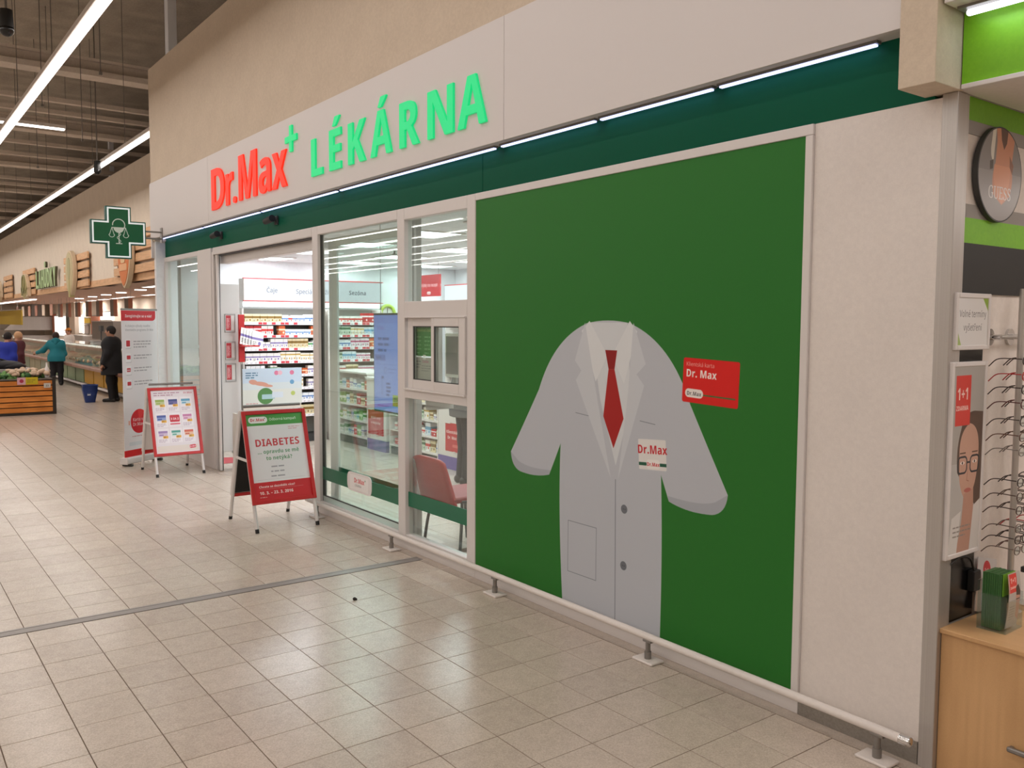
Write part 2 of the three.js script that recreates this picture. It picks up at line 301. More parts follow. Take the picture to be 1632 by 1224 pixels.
{ // window 3 with its service hatch
  const w = structGroup('window_3');
  for (const g of [[-5.195, -5.09, .1, 2.752], [-6.09, -5.195, 2.66, 2.752], [-6.09, -5.195, .1, .132], [-6.09, -5.195, 1.885, 2.015], [-6.09, -5.195, 1.245, 1.325]]) part('frame', fr(...g), M.alu, w);
  part('pane', pane(-6.09, -5.195, 2.015, 2.66), M.glass, w); part('pane', pane(-6.09, -5.195, .132, 1.245), M.glass, w);
  part('stripe', B(3.5, 3.504, .358, .478, -6.09, -5.195), M.stripe, w);
  const sash = (z0, z1, x, gz0, gz1) => { // frame + pane + gasket
    const s = part('sash', [B(x, x + .035, 1.325, 1.885, z0, gz0, .005), B(x, x + .035, 1.325, 1.885, gz1, z1, .005), B(x, x + .035, 1.325, 1.398, gz0, gz1, .005), B(x, x + .035, 1.82, 1.885, gz0, gz1, .005)], M.alu, w);
    part('sash_pane', B(x + .015, x + .021, 1.398, 1.82, gz0, gz1), M.glass, s);
    part('gasket', [B(x + .004, x + .012, 1.398, 1.405, gz0, gz1), B(x + .004, x + .012, 1.812, 1.82, gz0, gz1), B(x + .004, x + .012, 1.398, 1.82, gz0, gz0 + .012), B(x + .004, x + .012, 1.398, 1.82, gz1 - .006, gz1)], M.darkGrey, s);
  };
  sash(-6.07, -5.6, 3.487, -5.99, -5.66); sash(-5.664, -5.2, 3.455, -5.625, -5.28);
  part('hatch_track', [B(3.45, 3.54, 1.312, 1.326, -6.08, -5.2, .003), B(3.45, 3.54, 1.884, 1.896, -6.08, -5.2, .003)], M.alu, w);
}
{ // framed green poster, white frame strips and plain wall panel
  const t = structGroup('trim_4');
  part('frame_top', B(3.47, 3.53, 2.703, 2.752, -5.09, -2.385, .004), M.alu, t);
  part('frame_side', B(3.47, 3.53, .1, 2.7025, -2.425, -2.385, .004), M.alu, t);
  const r = structGroup('wall_panel_right');
  part('panel', B(3.485, 3.56, .098, 2.752, -2.385, -1.805, .002), M.white, r);
  part('backing', B(3.53, 3.56, .1, 2.752, -5.09, -2.385), M.white, r);
  const k = structGroup('baseboard_front');
  for (const [a, b] of [[-7.86, -5.12], [-5.118, -2.395]]) part('plinth', B(3.488, 3.54, 0, .1, a, b, .003), M.alu, k);
  part('plinth', B(3.488, 3.54, 0, .1, -12.99, -11.36, .003), M.alu, k);
  part('kick_plate', B(3.486, 3.54, 0, .1, -2.393, -1.81, .002), M.kick, k, 'grey metal kick plate');
  const p = structGroup('pillar_steel');
  part('post', B(3.482, 3.575, 0, 2.765, -1.806, -1.742, .004), M.steel, p);
}
// the poster's picture: a white shop coat laid out flat, red tie, a badge and a red card on green
{
  const W = 2.66, H = 2.605, S = 520;
  const tex = canvasTex(Math.round(W * S), Math.round(H * S), (x, w, h) => {
    const q = (pts) => pts.map((p) => p.length === 2 ? [p[0] * S, (2.7 - p[1]) * S] : [p[0] * S, (2.7 - p[1]) * S, p[2] * S, (2.7 - p[3]) * S]);
    rect(x, '#2a722a', 0, 0, w, h);
    const coat = '#b9bdc4', fold = '#a7abb3', seam = '#7c8088', in2 = '#cfd3d6';
    // sleeves hang slightly outwards, symmetrical
    shapeFill(x, coat, q([[1.16, 1.84], [.86, 1.74, .72, 1.42], [.56, 1.18, .42, .98], [.43, .88, .52, .86], [.68, .84, .83, .88], [.95, 1.1, 1.06, 1.34]]));
    shapeFill(x, coat, q([[1.56, 1.84], [1.86, 1.74, 2.0, 1.42], [2.14, 1.18, 2.26, .98], [2.25, .88, 2.16, .86], [2.0, .84, 1.86, .88], [1.76, 1.1, 1.66, 1.34]]));
    shapeFill(x, fold, q([[.42, .98], [.43, .88, .52, .86], [.68, .84, .83, .88], [.845, .91], [.6, .89, .5, .93]]));
    shapeFill(x, fold, q([[2.26, .98], [2.25, .88, 2.16, .86], [2.0, .84, 1.86, .88], [1.845, .91], [2.08, .89, 2.18, .93]]));
    // body of the coat
    shapeFill(x, coat, q([[1.17, 1.845], [1.36, 1.88, 1.55, 1.845], [1.7, 1.78, 1.75, 1.5], [1.83, 1.0, 1.81, .095], [.97, .095], [.91, .8, .95, 1.2], [.96, 1.62, 1.17, 1.845]]));
    // shirt, collar, tie
    shapeFill(x, in2, q([[1.2, 1.85], [1.52, 1.85], [1.56, 1.4], [1.44, 1.02], [1.3, 1.4]]));
    shapeFill(x, '#d7dadc', q([[1.2, 1.86], [1.36, 1.66], [1.26, 1.5], [1.13, 1.8]])); shapeFill(x, '#d7dadc', q([[1.54, 1.86], [1.4, 1.66], [1.5, 1.5], [1.6, 1.8]]));
    shapeFill(x, '#8d1f1d', q([[1.34, 1.69], [1.44, 1.69], [1.42, 1.58], [1.37, 1.58]])); shapeFill(x, '#a52522', q([[1.37, 1.58], [1.42, 1.58], [1.5, 1.3], [1.42, 1.12], [1.33, 1.3]]));
    // lapels
    shapeFill(x, '#c6cacf', q([[1.16, 1.85], [1.07, 1.62], [1.13, 1.56], [1.08, 1.5], [1.4, .94], [1.27, 1.42]])); shapeFill(x, '#c6cacf', q([[1.57, 1.85], [1.67, 1.62], [1.6, 1.56], [1.66, 1.5], [1.46, .94], [1.53, 1.42]]));
    x.strokeStyle = seam; x.lineWidth = 3; x.beginPath(); x.moveTo(1.44 * S, 1.76 * S); x.lineTo(1.45 * S, 2.605 * S); x.stroke();
    x.lineWidth = 2; for (const [a, b] of [[1.08, 1.4], [1.63, 1.76]]) { x.beginPath(); x.moveTo(a * S, (2.7 - 1.3) * S); x.lineTo((a + .12) * S, (2.7 - 1.29) * S); x.stroke(); }
    x.beginPath(); x.moveTo(1.02 * S, (2.7 - .62) * S); x.lineTo(1.28 * S, (2.7 - .62) * S); x.lineTo(1.28 * S, (2.7 - .3) * S); x.lineTo(1.02 * S, (2.7 - .3) * S); x.closePath(); x.stroke();
    for (const y of [.777, .445]) { x.fillStyle = '#6d7178'; x.beginPath(); x.arc(1.515 * S, (2.7 - y) * S, .026 * S, 0, 7); x.fill(); x.fillStyle = '#4d5157'; for (const d of [-.007, .007]) { x.beginPath(); x.arc((1.515 + d) * S, (2.7 - y) * S, .004 * S, 0, 7); x.fill(); } }
    // name badge
    x.save(); x.translate(1.73 * S, (2.7 - 1.115) * S); x.rotate(-.07); rect(x, '#dfdcd9', -.105 * S, -.09 * S, .21 * S, .17 * S, 4); text(x, 'Dr.Max', 0, -.01 * S, .066 * S, '#c2272d', { a: 'center' }); rect(x, '#2c5a45', -.105 * S, .04 * S, .21 * S, .018 * S); rect(x, '#e9e5e2', -.045 * S, .022 * S, .1 * S, .052 * S, 8); text(x, 'Dr.Max', .005 * S, .058 * S, .028 * S, '#c2272d', { a: 'center' }); x.restore();
    // red card
    x.save(); x.translate(2.13 * S, (2.7 - 1.545) * S); x.rotate(.035); const cw = .37 * S, ch = .235 * S; rect(x, '#d8241f', -cw / 2, -ch / 2, cw, ch, 6); text(x, 'Klientská karta', -cw / 2 + 10, -ch / 2 + 22, 15, '#e9a29a', { w: 'normal' }); text(x, 'Dr. Max', -cw / 2 + 10, -ch / 2 + 52, 29, '#f3e9e4'); rect(x, '#4f6b3c', -cw / 2 + 50, ch / 2 - 26, cw - 60, 4); rect(x, '#e9e2dc', -cw / 2 + 10, ch / 2 - 38, 64, 24, 12); text(x, 'Dr.Max', -cw / 2 + 42, ch / 2 - 20, 15, '#555', { a: 'center' }); x.restore();
  });
  const p = thing('wall_poster', 'large green poster of a white coat with red tie and a red card', 'poster', [3.48, 0, -3.7575]);
  const o = part('print', new THREE.BoxGeometry(W, H, .006), new THREE.MeshPhysicalMaterial({ map: tex, roughness: .5, specularIntensity: .45 }), p); o.rotation.y = TO_HALL; o.position.set(0, 1.4, 0);
}
// bumper rail along the foot of the front
{
  const t = thing('bumper_rail', 'low white bumper rail on short grey posts along the shop front', 'rail', [3.385, 0, 0]);
  part('rail', cyl([0, .135, -7.86], [0, .135, -1.83], .02, .02, 18), M.white, t);
  part('end_cap', [cyl([0, .135, -1.831], [0, .135, -1.79], .022, .022, 18), ball([0, .135, -1.79], .022, .022, .012)], M.chrome, t, 'chrome end cap');
  for (const z of [-7.62, -6.17, -4.72, -3.277, -1.93]) {
    const q = part('post', [cyl([0, .012, z], [0, .055, z], .019), cyl([0, .055, z], [0, .118, z], .014)], M.greyMetal, t);
    part('foot_plate', B(-.05, .05, 0, .014, z - .075, z + .075, .006), M.white, q);
    part('saddle', B(-.014, .014, .105, .12, z - .03, z + .03, .004), M.greyMetal, q);
  }
}
// two door sensors on the green band
for (const [z, y, w] of [[-10.5, 2.88, 'farther left one, over the doorway'], [-8.76, 2.9, 'nearer right one, over the doorway edge']]) {
  const t = thing('door_sensor', 'small black tube camera on the green band, ' + w, 'camera', [3.49, y, z], 0, 'cameras on the green band');
  part('bracket', [B(-.02, 0, -.045, .045, -.035, .035, .006), cyl([-.01, 0, 0], [-.075, 0, 0], .016)], M.darkGrey, t);
  part('barrel', [cyl([-.075, -.005, -.14], [-.075, .012, .05], .032, .036)], M.black, t);
  part('lens', cyl([-.075, -.007, -.15], [-.075, -.005, -.14], .022), M.blackGloss, t);
}
// projecting pharmacy cross, faces along the hall
{
  const t = thing('pharmacy_cross', 'green pharmacy cross sign with white outline and scales emblem', 'sign', [2.76, 3.02, -12.5]);
  const c = (a, b) => poly([[-a, -b], [-b, -b], [-b, -a], [b, -a], [b, -b], [a, -b], [a, b], [b, b], [b, a], [-b, a], [-b, b], [-a, b]]);
  const A = .34, b = .155;
  part('box', extr(c(A, b), .09), std(0x1c5c50, .5), t);
  const ol = c(A - .014, b - .014); ol.holes.push(c(A - .034, b - .034)); const o = part('outline', extr(ol, .004), glow(0xdfeef4, .35, 0xe8f0ec), t); o.position.z = .09;
  const gm = canvasTex(512, 512, (x, w) => {
    rect(x, '#0c6540', 0, 0, w, w); x.strokeStyle = '#dcebe4'; x.lineWidth = 9; x.lineCap = 'round';
    const s = w / .68, X = (u) => w / 2 + u * s, Y = (v) => w / 2 - v * s;
    const L = (...p) => { x.beginPath(); p.forEach(([u, v], i) => i ? x.lineTo(X(u), Y(v)) : x.moveTo(X(u), Y(v))); x.stroke(); };
    x.beginPath(); x.arc(X(0), Y(.1), .075 * s, Math.PI * .98, Math.PI * .3); x.stroke();                     // ring
    x.fillStyle = '#dcebe4'; x.beginPath(); x.arc(X(0), Y(.06), .065 * s, 0, Math.PI); x.fill();
    L([-.085, .062], [.085, .062]); L([0, 0], [0, -.14]); L([-.035, -.145], [.035, -.145]);
    x.lineWidth = 6; x.beginPath(); for (let i = 0; i <= 40; i++) { const v = .0 - .13 * i / 40, u = .022 * Math.sin(i / 40 * 9); i ? x.lineTo(X(u), Y(v)) : x.moveTo(X(u), Y(v)); } x.stroke();
    for (const k of [-1, 1]) { L([k * .085, .062], [k * .115, -.03]); L([k * .085, .062], [k * .06, -.03]); x.beginPath(); x.arc(X(k * .0875), Y(-.03), .034 * s, 0, Math.PI); x.stroke(); }
  });
  const face = extr(c(A - .034, b - .034), .002); { const p = face.attributes.position, uv = face.attributes.uv; for (let i = 0; i < p.count; i++) uv.setXY(i, p.getX(i) / .68 + .5, p.getY(i) / .68 + .5); }
  const fo = part('face', face, P(gm, .4), t); fo.position.z = .09;
  part('bracket', [cyl([.34, .04, .045], [.56, .04, .045], .012), cyl([.34, -.05, .045], [.56, -.05, .045], .012), B(.545, .56, -.1, .1, 0, .09)], M.greyMetal, t);
}
// ============================================================ BOARDS IN FRONT OF THE SHOP
// A-boards: two leaning leaves, each with a red snap frame, a print and two legs
function aBoard(name, label, [x, z], turn, tex, w, backMat, backFrame) {
  const t = thing(name, label, 'sign board', [x, 0, z], turn);
  const H = 1.06, D = .35, lean = Math.atan2(D, 1.1), leg = (s) => [cyl([s * (w / 2 - .018), .03, 0], [s * (w / 2 - .018), 1.1, 0], .016, .016, 10)];
  for (const side of [1, -1]) {
    const q = new THREE.Group(); q.name = side > 0 ? 'front_leaf' : 'back_leaf'; t.add(q);
    q.position.set(0, 0, side * D); if (side < 0) q.rotation.y = Math.PI;
    const tilt = new THREE.Matrix4().makeRotationX(-lean), put = (g) => join(g).applyMatrix4(tilt);
    for (const s of [-1, 1]) { part('leg', put(leg(s)), M.alu, q); part('foot', put([cyl([s * (w / 2 - .018), .0, 0], [s * (w / 2 - .018), .035, 0], .017, .017, 10)]), M.black, q); }
    const fh = .845, cy = 1.1 - .01 - fh / 2;
    part('frame', put(frameRect(w, fh, .034, .022).map((g) => g.translate(0, cy, .006))), side > 0 ? M.red : backFrame, q);
    part('panel', put([B(-w / 2 + .03, w / 2 - .03, cy - fh / 2 + .03, cy + fh / 2 - .03, -.004, .010)]), side > 0 ? M.paper : backMat, q);
    if (side > 0) { const g = new THREE.BoxGeometry(w - .068, fh - .068, .002); part('print', put([g.translate(0, cy, .0125)]), P(tex, .38), q, 'printed poster sheet'); }
  }
  part('hinge', [cyl([-w / 2 + .03, 1.085, 0], [w / 2 - .03, 1.085, 0], .013)], M.greyMetal, t);
  part('rear_rail', join([B(-w / 2 + .03, w / 2 - .03, .235, .265, -.006, .012)]).applyMatrix4(new THREE.Matrix4().makeRotationX(-lean)).rotateY(Math.PI).translate(0, 0, -D), M.red, t);
  for (const s of [-1, 1]) part('stay', B(s * (w / 2 - .013) - .003, s * (w / 2 - .013) + .003, .60, .625, -.165, .165), M.alu, t);
  return t;
}
const diaTex = canvasTex(720, 1080, (x, w, h) => {
  rect(x, '#e6e1e2', 0, 0, w, h); rect(x, '#4f9a44', 0, 0, w, 142); rect(x, '#ece8e6', 30, 28, 238, 82, 40);
  text(x, 'Dr.Max', 52, 86, 52, '#c93036'); text(x, '+', 226, 66, 40, '#2a8a58'); text(x, 'Odborná kampaň', 290, 84, 45, '#e9f0e4', { w: 'normal', sx: .98 });
  lines(x, '#d7a7ab', 520, 172, 160, 2, 24, 10);
  text(x, 'DIABETES', w / 2, 408, 128, '#cb3a40', { a: 'center', w: 'bold', sx: .98 });
  text(x, '... opravdu se mě', w / 2, 502, 66, '#5d9566', { a: 'center', sx: .98 }); text(x, 'to netýká?', w / 2, 585, 66, '#5d9566', { a: 'center' });
  for (const [y, k] of [[662, 230], [722, 250], [782, 260]]) lines(x, '#a9a4a8', w / 2 - k / 2, y, k, 1, 0, 17);
  rect(x, '#b4aeb2', 60, 826, 600, 2); rect(x, '#c9252b', 0, 858, w, h - 858);
  text(x, 'Chcete se dozvědět více?', 60, 928, 38, '#f0dcd9'); rect(x, '#e3a7a4', 60, 944, 560, 2); text(x, '10. 3. – 23. 3. 2016', 60, 1010, 50, '#f4e4e0'); lines(x, '#e0a3a0', 60, 1040, 120, 1, 0, 9);
});
aBoard('a_board', 'red framed folding board with a poster headed DIABETES', [2.98, -7.68], .0, diaTex, .6, M.blackGloss, M.alu);
const offerTex = canvasTex(640, 960, (x, w, h) => {
  rect(x, '#e8e0e4', 0, 0, w, h); lines(x, '#b58a9c', 40, 34, 400, 2, 34, 15); text(x, 'Dr.Max', 480, 60, 38, '#c46a78');
  const C = [['#9ab356', '#c7cf9c'], ['#3f4a86', '#7a6fa8'], ['#5b9fc0', '#cfe2ea'], ['#4a5aa0', '#8fa0d0'], ['#c8283a', '#c8283a'], ['#c77aa8', '#e3c3d6'], ['#a184b8', '#d9c6de'], ['#56a596', '#d5e8e2'], ['#d6654a', '#efc2a8']];
  for (let i = 0; i < 9; i++) { const a = 50 + (i % 3) * 190, b = 120 + ((i / 3) | 0) * 240; rect(x, '#f1ebef', a - 14, b - 14, 172, 220); if (i === 4) { rect(x, C[4][0], a, b + 24, 145, 108, 16); text(x, '3 ZA 2', a + 72, b + 98, 42, '#f7e6e6', { a: 'center' }); rect(x, '#d7566a', a, b + 150, 145, 22); continue; } rect(x, C[i][1], a + 4, b + 22, 132, 84); rect(x, C[i][0], a + 4, b + 22, 132, 34); rect(x, C[i][0], a + 16, b + 72, 60, 20); rect(x, '#e9b23a', a + 66, b + 98, 74, 38, 6); text(x, '99,-', a + 74, b + 127, 28, '#7a4a20'); lines(x, '#b9a3b4', a, b + 150, 130, 3, 18, 8); }
  rect(x, '#e4d9d0', 20, 850, w - 40, 90); x.save(); x.translate(535, 880); x.rotate(-.1); rect(x, '#d23a4a', -50, -26, 100, 52, 22); text(x, 'Dr.Max', 0, 10, 28, '#f6dede', { a: 'center' }); x.restore();
});
aBoard('a_board', 'red framed folding board with nine small product pictures', [3.004, -11.03], .0, offerTex, .58, M.paper, M.alu);

// roll-up banner
{
  const t = thing('roll_up_banner', 'tall white roll-up banner with red header about registering', 'banner', [2.866, 0, -11.9], .613);
  const tex = canvasTex(680, 1900, (x, w, h) => {
    rect(x, '#e6e2e4', 0, 0, w, h); x.fillStyle = '#cc1f2a'; x.beginPath(); x.moveTo(0, 16); x.lineTo(w - 30, 16); x.lineTo(w - 30, 90); x.quadraticCurveTo(w - 32, 150, w - 100, 152); x.lineTo(0, 152); x.fill();
    text(x, 'Zaregistrujte se u nás!', 70, 106, 50, '#f4e8e8', { sx: .95 });
    text(x, 'A získejte výhody nového', 70, 236, 42, '#8f8a90', { w: 'normal', style: 'italic' }); text(x, 'klientského programu Dr.Max', 70, 290, 42, '#8f8a90', { w: 'normal', style: 'italic', sx: .95 });
    [[400, 3], [590, 2], [760, 2], [945, 2]].forEach(([y, n], i) => { rect(x, '#c9c5c8', 66, y + 4, 104, 124, 16); rect(x, '#efecee', 62, y, 104, 118, 16); rect(x, '#c2333c', 80 + (i % 2) * 4, y + 28 - (i ? 0 : 12), 70, i ? 52 : 82, 10); if (i === 2) text(x, 'MAX', 84, y + 66, 26, '#eee'); lines(x, '#aaa6aa', 215, y + 24, 350, n, 38, 15); });
    x.fillStyle = '#d3202c'; x.beginPath(); x.arc(290, 1520, 165, 0, 7); x.fill(); x.fillStyle = '#e23a3a'; x.beginPath(); x.moveTo(290, 1520); x.arc(290, 1520, 165, -1.75, -.9); x.fill(); rect(x, '#e2a08a', 84, 1500, 26, 60, 8);
    text(x, 'Karta v', 165, 1515, 62, '#f3e6e6', { w: 'normal' }); text(x, 'Dr.Max', 165, 1580, 62, '#f3e6e6', { w: 'normal' }); lines(x, '#cf9a9c', 150, 1715, 330, 1, 0, 11); rect(x, '#d5d8dc', 90, 1795, 520, 50);
  });
  part('print', new THREE.BoxGeometry(.64, 1.80, .003).translate(0, 1.1, 0), P(tex, .4), t);
  part('red_foot_band', B(-.32, .32, .115, .2, -.003, .003), M.redBright, t);
  part('cassette', [B(-.34, .34, .03, .115, -.06, .06, .02), B(-.345, -.335, .03, .115, -.062, .062, .01), B(.335, .345, .03, .115, -.062, .062, .01)], M.alu, t);
  part('top_clamp', B(-.325, .325, 1.99, 2.012, -.008, .008, .004), M.greyMetal, t);
  part('rear_pole', cyl([0, .1, -.02], [0, 2.0, -.015], .009), M.greyMetal, t);
  for (const s of [-1, 1]) part('foot', B(s * .27 - .02, s * .27 + .02, 0, .032, -.075, .075, .008), M.darkGrey, t);
}
// dark crumb on the tiles
one('floor_crumb', [ball([2.554, .011, -5.165], .013, .011, .012, 10), ball([2.562, .009, -5.158], .008, .008, .008, 8)], std(0x2a2019, .8), 'small dark round crumb lying on the pale floor tiles', 'debris');

// ============================================================ INSIDE THE PHARMACY
// ceiling panels
{
  const spots = [];
  for (const z of [-12.3, -10.9, -9.4, -7.9, -6.4, -4.6]) for (const x of [4.75, 6.15, 7.5]) spots.push([x, z]);
  const nth = ['row nearest the tea shelves', 'second row from the tea shelves', 'third row from the tea shelves', 'fourth row, behind the shop windows', 'fifth row, behind the service hatch', 'last row, behind the green poster'], cx = ['nearest the shop front', 'middle one of its row', 'nearest the back counter'];
  spots.forEach(([x, z], i) => {
    const t = thing('ceiling_panel_light', `square pharmacy ceiling light, ${nth[(i / 3) | 0]}, ${cx[i % 3]}`, 'light', [x, 2.775, z], 0, 'ceiling panel lights of the pharmacy');
    part('frame', frameRect(.62, .62, .02, .012).map((g) => g.rotateX(Math.PI / 2)), M.white, t);
    part('diffuser', B(-.29, .29, -.008, 0, -.29, .29, .002), M.panel, t);
    light(.56, .56, SHOP, SHOP_LIGHT, [0, -.014, 0], t, 'down');
  });
  for (const [x, z] of [[4.35, -11.3], [5.5, -9.9]]) { const t = thing('sprinkler', 'small dark sprinkler head hanging from the pharmacy ceiling' + (z < -11 ? ' by the doorway' : ' behind the shop window'), 'sprinkler', [x, 2.775, z]); part('stem', cyl([0, -.05, 0], [0, 0, 0], .012), M.greyMetal, t); part('deflector', cyl([0, -.056, 0], [0, -.05, 0], .03), M.darkGrey, t); part('rosette', cyl([0, -.004, 0], [0, 0, 0], .035), M.white, t); }
}
part('inner_column', B(3.655, 3.74, 0, 2.78, -6.37, -6.275, .004), std(0xb9b4ae, .6), structGroup('pillar_inner'));
// medicine packets: prints shared by many boxes
const packTex = [];
{
  const C = [['#f0ece6', '#3f8f4a'], ['#f3efe9', '#d03a34'], ['#efe9dc', '#c9a136'], ['#eef1f4', '#4a78b8'], ['#e9d9b0', '#8b6a2c'], ['#f2e6ea', '#c4567c'], ['#7fae4c', '#eef0dc'], ['#d9622c', '#f4e3c4'], ['#dfe8ee', '#6aa5c8'], ['#c8252c', '#f6ecec'], ['#f4f0ea', '#7a6aa8'], ['#cbd9c4', '#4d7a58']];
  for (const [a, b] of C) packTex.push(canvasTex(64, 64, (x) => { rect(x, a, 0, 0, 64, 64); rect(x, b, 0, 8 + rnd() * 20, 64, 8 + rnd() * 12); rect(x, b, 34 + rnd() * 8, 38, 16, 14, 6); lines(x, '#6b6660', 6, 40, 22, 3, 6, 3); }));
}
const packMat = packTex.map((t) => P(t, .45));
const packWord = ['white and green', 'white and red', 'cream and ochre', 'white and blue', 'tan and brown', 'white and pink', 'light green', 'orange', 'pale blue', 'red', 'white and violet', 'grey-green'];
const packGeo = new RoundedBoxGeometry(1, 1, 1, 1, .02);
const packAt = (x, y, z, w, h, d, k, turn, where, group) => {
  const o = new THREE.Mesh(packGeo, packMat[k]); o.name = numbered('medicine_box'); o.scale.set(w, h, d); o.position.set(x, y + h / 2, z); o.rotation.y = turn; o.castShadow = o.receiveShadow = true;
  o.userData = { label: `${packWord[k]} medicine box ${where}`, category: 'box', group }; scene.add(o); return o;
};
const priceTex = canvasTex(512, 32, (x, w, h) => { rect(x, '#efe9ea', 0, 0, w, h); for (let i = 0; i < 16; i++) { if (rnd() < .28) rect(x, '#cf3a44', i * 32 + 2, 3, 28, h - 6); else { rect(x, '#fbf7f7', i * 32 + 2, 3, 28, h - 6); lines(x, '#a09a9c', i * 32 + 6, 12, 18, 2, 8, 4); } } }, true);
const priceMat = P(priceTex, .4);
function strip(z, x0, x1, y, parent, along = 'x') { // price rail on a shelf edge
  const L = x1 - x0, g = new THREE.BoxGeometry(L, .042, .006), uv = g.attributes.uv; for (let i = 0; i < uv.count; i++) uv.setX(i, uv.getX(i) * L / 1.1);
  const o = part('price_rail', g, priceMat, parent); o.position.set((x0 + x1) / 2, y, z); return o;
}
// shelf wall with its lit header
const headTex = canvasTex(2048, 280, (x, w, h) => { rect(x, '#e9edf6', 0, 0, w, h); text(x, 'Čaje', 300, 172, 82, '#7d8694', { w: 'normal' }); text(x, 'Speciální výživa', 720, 180, 82, '#7d8694', { w: 'normal' }); text(x, 'Sezóna', 1520, 180, 82, '#6a7280', { w: 'bold' }); });
{
  const t = thing('shelf_header', 'long white lit header reading Čaje, Speciální výživa, Sezóna above the shelves', 'sign', [5.64, 2.16, -12.62]);
  part('box', B(-1.14, 1.14, 0, .33, -.22, -.005, .004), M.white, t);
  part('face', new THREE.BoxGeometry(2.26, .315, .006).translate(0, .165, 0), PG(headTex, 1.08), t);
  part('red_edge', [B(-1.15, 1.15, .325, .338, -.03, .01), B(-1.15, 1.15, -.008, .002, -.03, .01)], M.red, t);
  part('light_strip', B(-1.12, 1.12, -.085, -.012, -.12, -.05, .01), glow(SHOP, 1.6), t);
  light(2.2, .05, SHOP, 6, [0, -.09, -.06], t, 'down');
}
const ord = (n) => n + (n % 10 === 1 && n !== 11 ? 'st' : n % 10 === 2 && n !== 12 ? 'nd' : n % 10 === 3 && n !== 13 ? 'rd' : 'th');
const LV = [1.848, 1.654, 1.46, 1.264, 1.06, .86, .66, .44], lvName = ['top shelf', 'second shelf', 'third shelf', 'fourth shelf', 'fifth shelf', 'sixth shelf', 'seventh shelf', 'lowest shelf'];
for (const [x0, x1, what, group] of [[4.46, 5.77, 'under the tea header', 'medicine boxes under the tea header'], [5.82, 6.76, 'under the seasonal header', 'medicine boxes under the seasonal header']]) {
  const t = thing('shelf_unit', what.includes('tea') ? 'tall white shelf unit of tea boxes seen through the doorway' : 'tall white shelf unit behind the hanging screen, under the seasonal header', 'shelf', [0, 0, -12.6]);
  part('back', B(x0, x1, 0, 2.05, -.32, -.30), std(0x8c8a83, .7), t);
  for (const x of [x0, x1 - .025]) part('side', B(x, x + .025, 0, 2.05, -.30, 0, .003), M.white, t);
  part('plinth', B(x0, x1, 0, .12, -.28, -.03), M.darkGrey, t);
  LV.forEach((y, i) => { const s = part('shelf', B(x0 + .025, x1 - .025, y - .03, y - .008, -.3, 0, .003), M.white, t); strip(.004, x0 + .03, x1 - .03, y - .022, s); });
  LV.forEach((y, i) => {
    let x = x0 + .05, c = 0; const top = i ? LV[i - 1] - y - .05 : .17;
    while (x < x1 - .08) {
      let n = 1 + Math.floor(rnd() * 5), k = Math.floor(rnd() * 12), w = rr(.05, .11), h = Math.min(top, rr(.09, .16));
      if (rnd() < .06) { x += .08; continue; }
      for (; n-- && x + w < x1 - .03; x += w + .004) packAt(x + w / 2, y - .008, -12.66, w, h, .09, k, rr(-.04, .04), `${ord(++c)} from left on the ${lvName[i]} ${what}`, group);
    }
  });
}
// red leaflet stand with white leaflets, left of the tea shelf
{
  const t = thing('leaflet_stand', 'red upright leaflet stand beside the tea shelf', 'stand', [4.28, 0, -12.12]);
  part('panel', B(-.045, .035, 1.28, 1.95, -.02, .02, .004), M.red, t); part('pole', cyl([0, .02, 0], [0, 1.25, 0], .018), M.greyMetal, t); part('foot', cyl([0, 0, 0], [0, .02, 0], .16, .16, 24), M.greyMetal, t); part('pocket', B(-.06, .2, 1.5, 1.52, .03, .16, .004), M.red, t);
  for (let i = 0; i < 5; i++) { const o = one('leaflet', new THREE.BoxGeometry(.17, .24, .006), P(packTex[10], .4), `white leaflet, ${['rearmost', 'second from the rear', 'middle one', 'second from the front', 'front one'][i]} of the fan in the red stand`, 'leaflet', 'white leaflets in the red stand'); o.position.set(4.30 + .02 + i * .035, 1.64 - i * .012, -12.05 + i * .014); o.rotation.set(-.2, .1, -.18); }
}
// grey side panel with three red cards
{
  const t = structGroup('wall_panel_inner'); part('panel', B(4.03, 4.31, 0, 2.38, -12.34, -12.28, .004), std(0xc9c4bf, .6), t);
  const tex = canvasTex(128, 256, (x, w, h) => { rect(x, '#b9b3ae', 0, 0, w, h); rect(x, '#b8323a', 8, 16, 66, 220); lines(x, '#ecc', 16, 60, 46, 8, 20, 8); rect(x, '#d9d5d0', 80, 20, 40, 212); });
  for (const [y, n] of [[1.83, 'topmost'], [1.44, 'middle'], [1.13, 'lowest']]) { const o = thing('card_frame', `${n} of three small red and grey cards on the grey panel inside the doorway`, 'card', [4.17, y, -12.278], 0, 'cards on the grey panel'); part('frame', frameRect(.15, .26, .008, .012), M.greyPlastic, o); part('card', new THREE.BoxGeometry(.136, .246, .004).translate(0, 0, .004), P(tex, .4), o); }
}
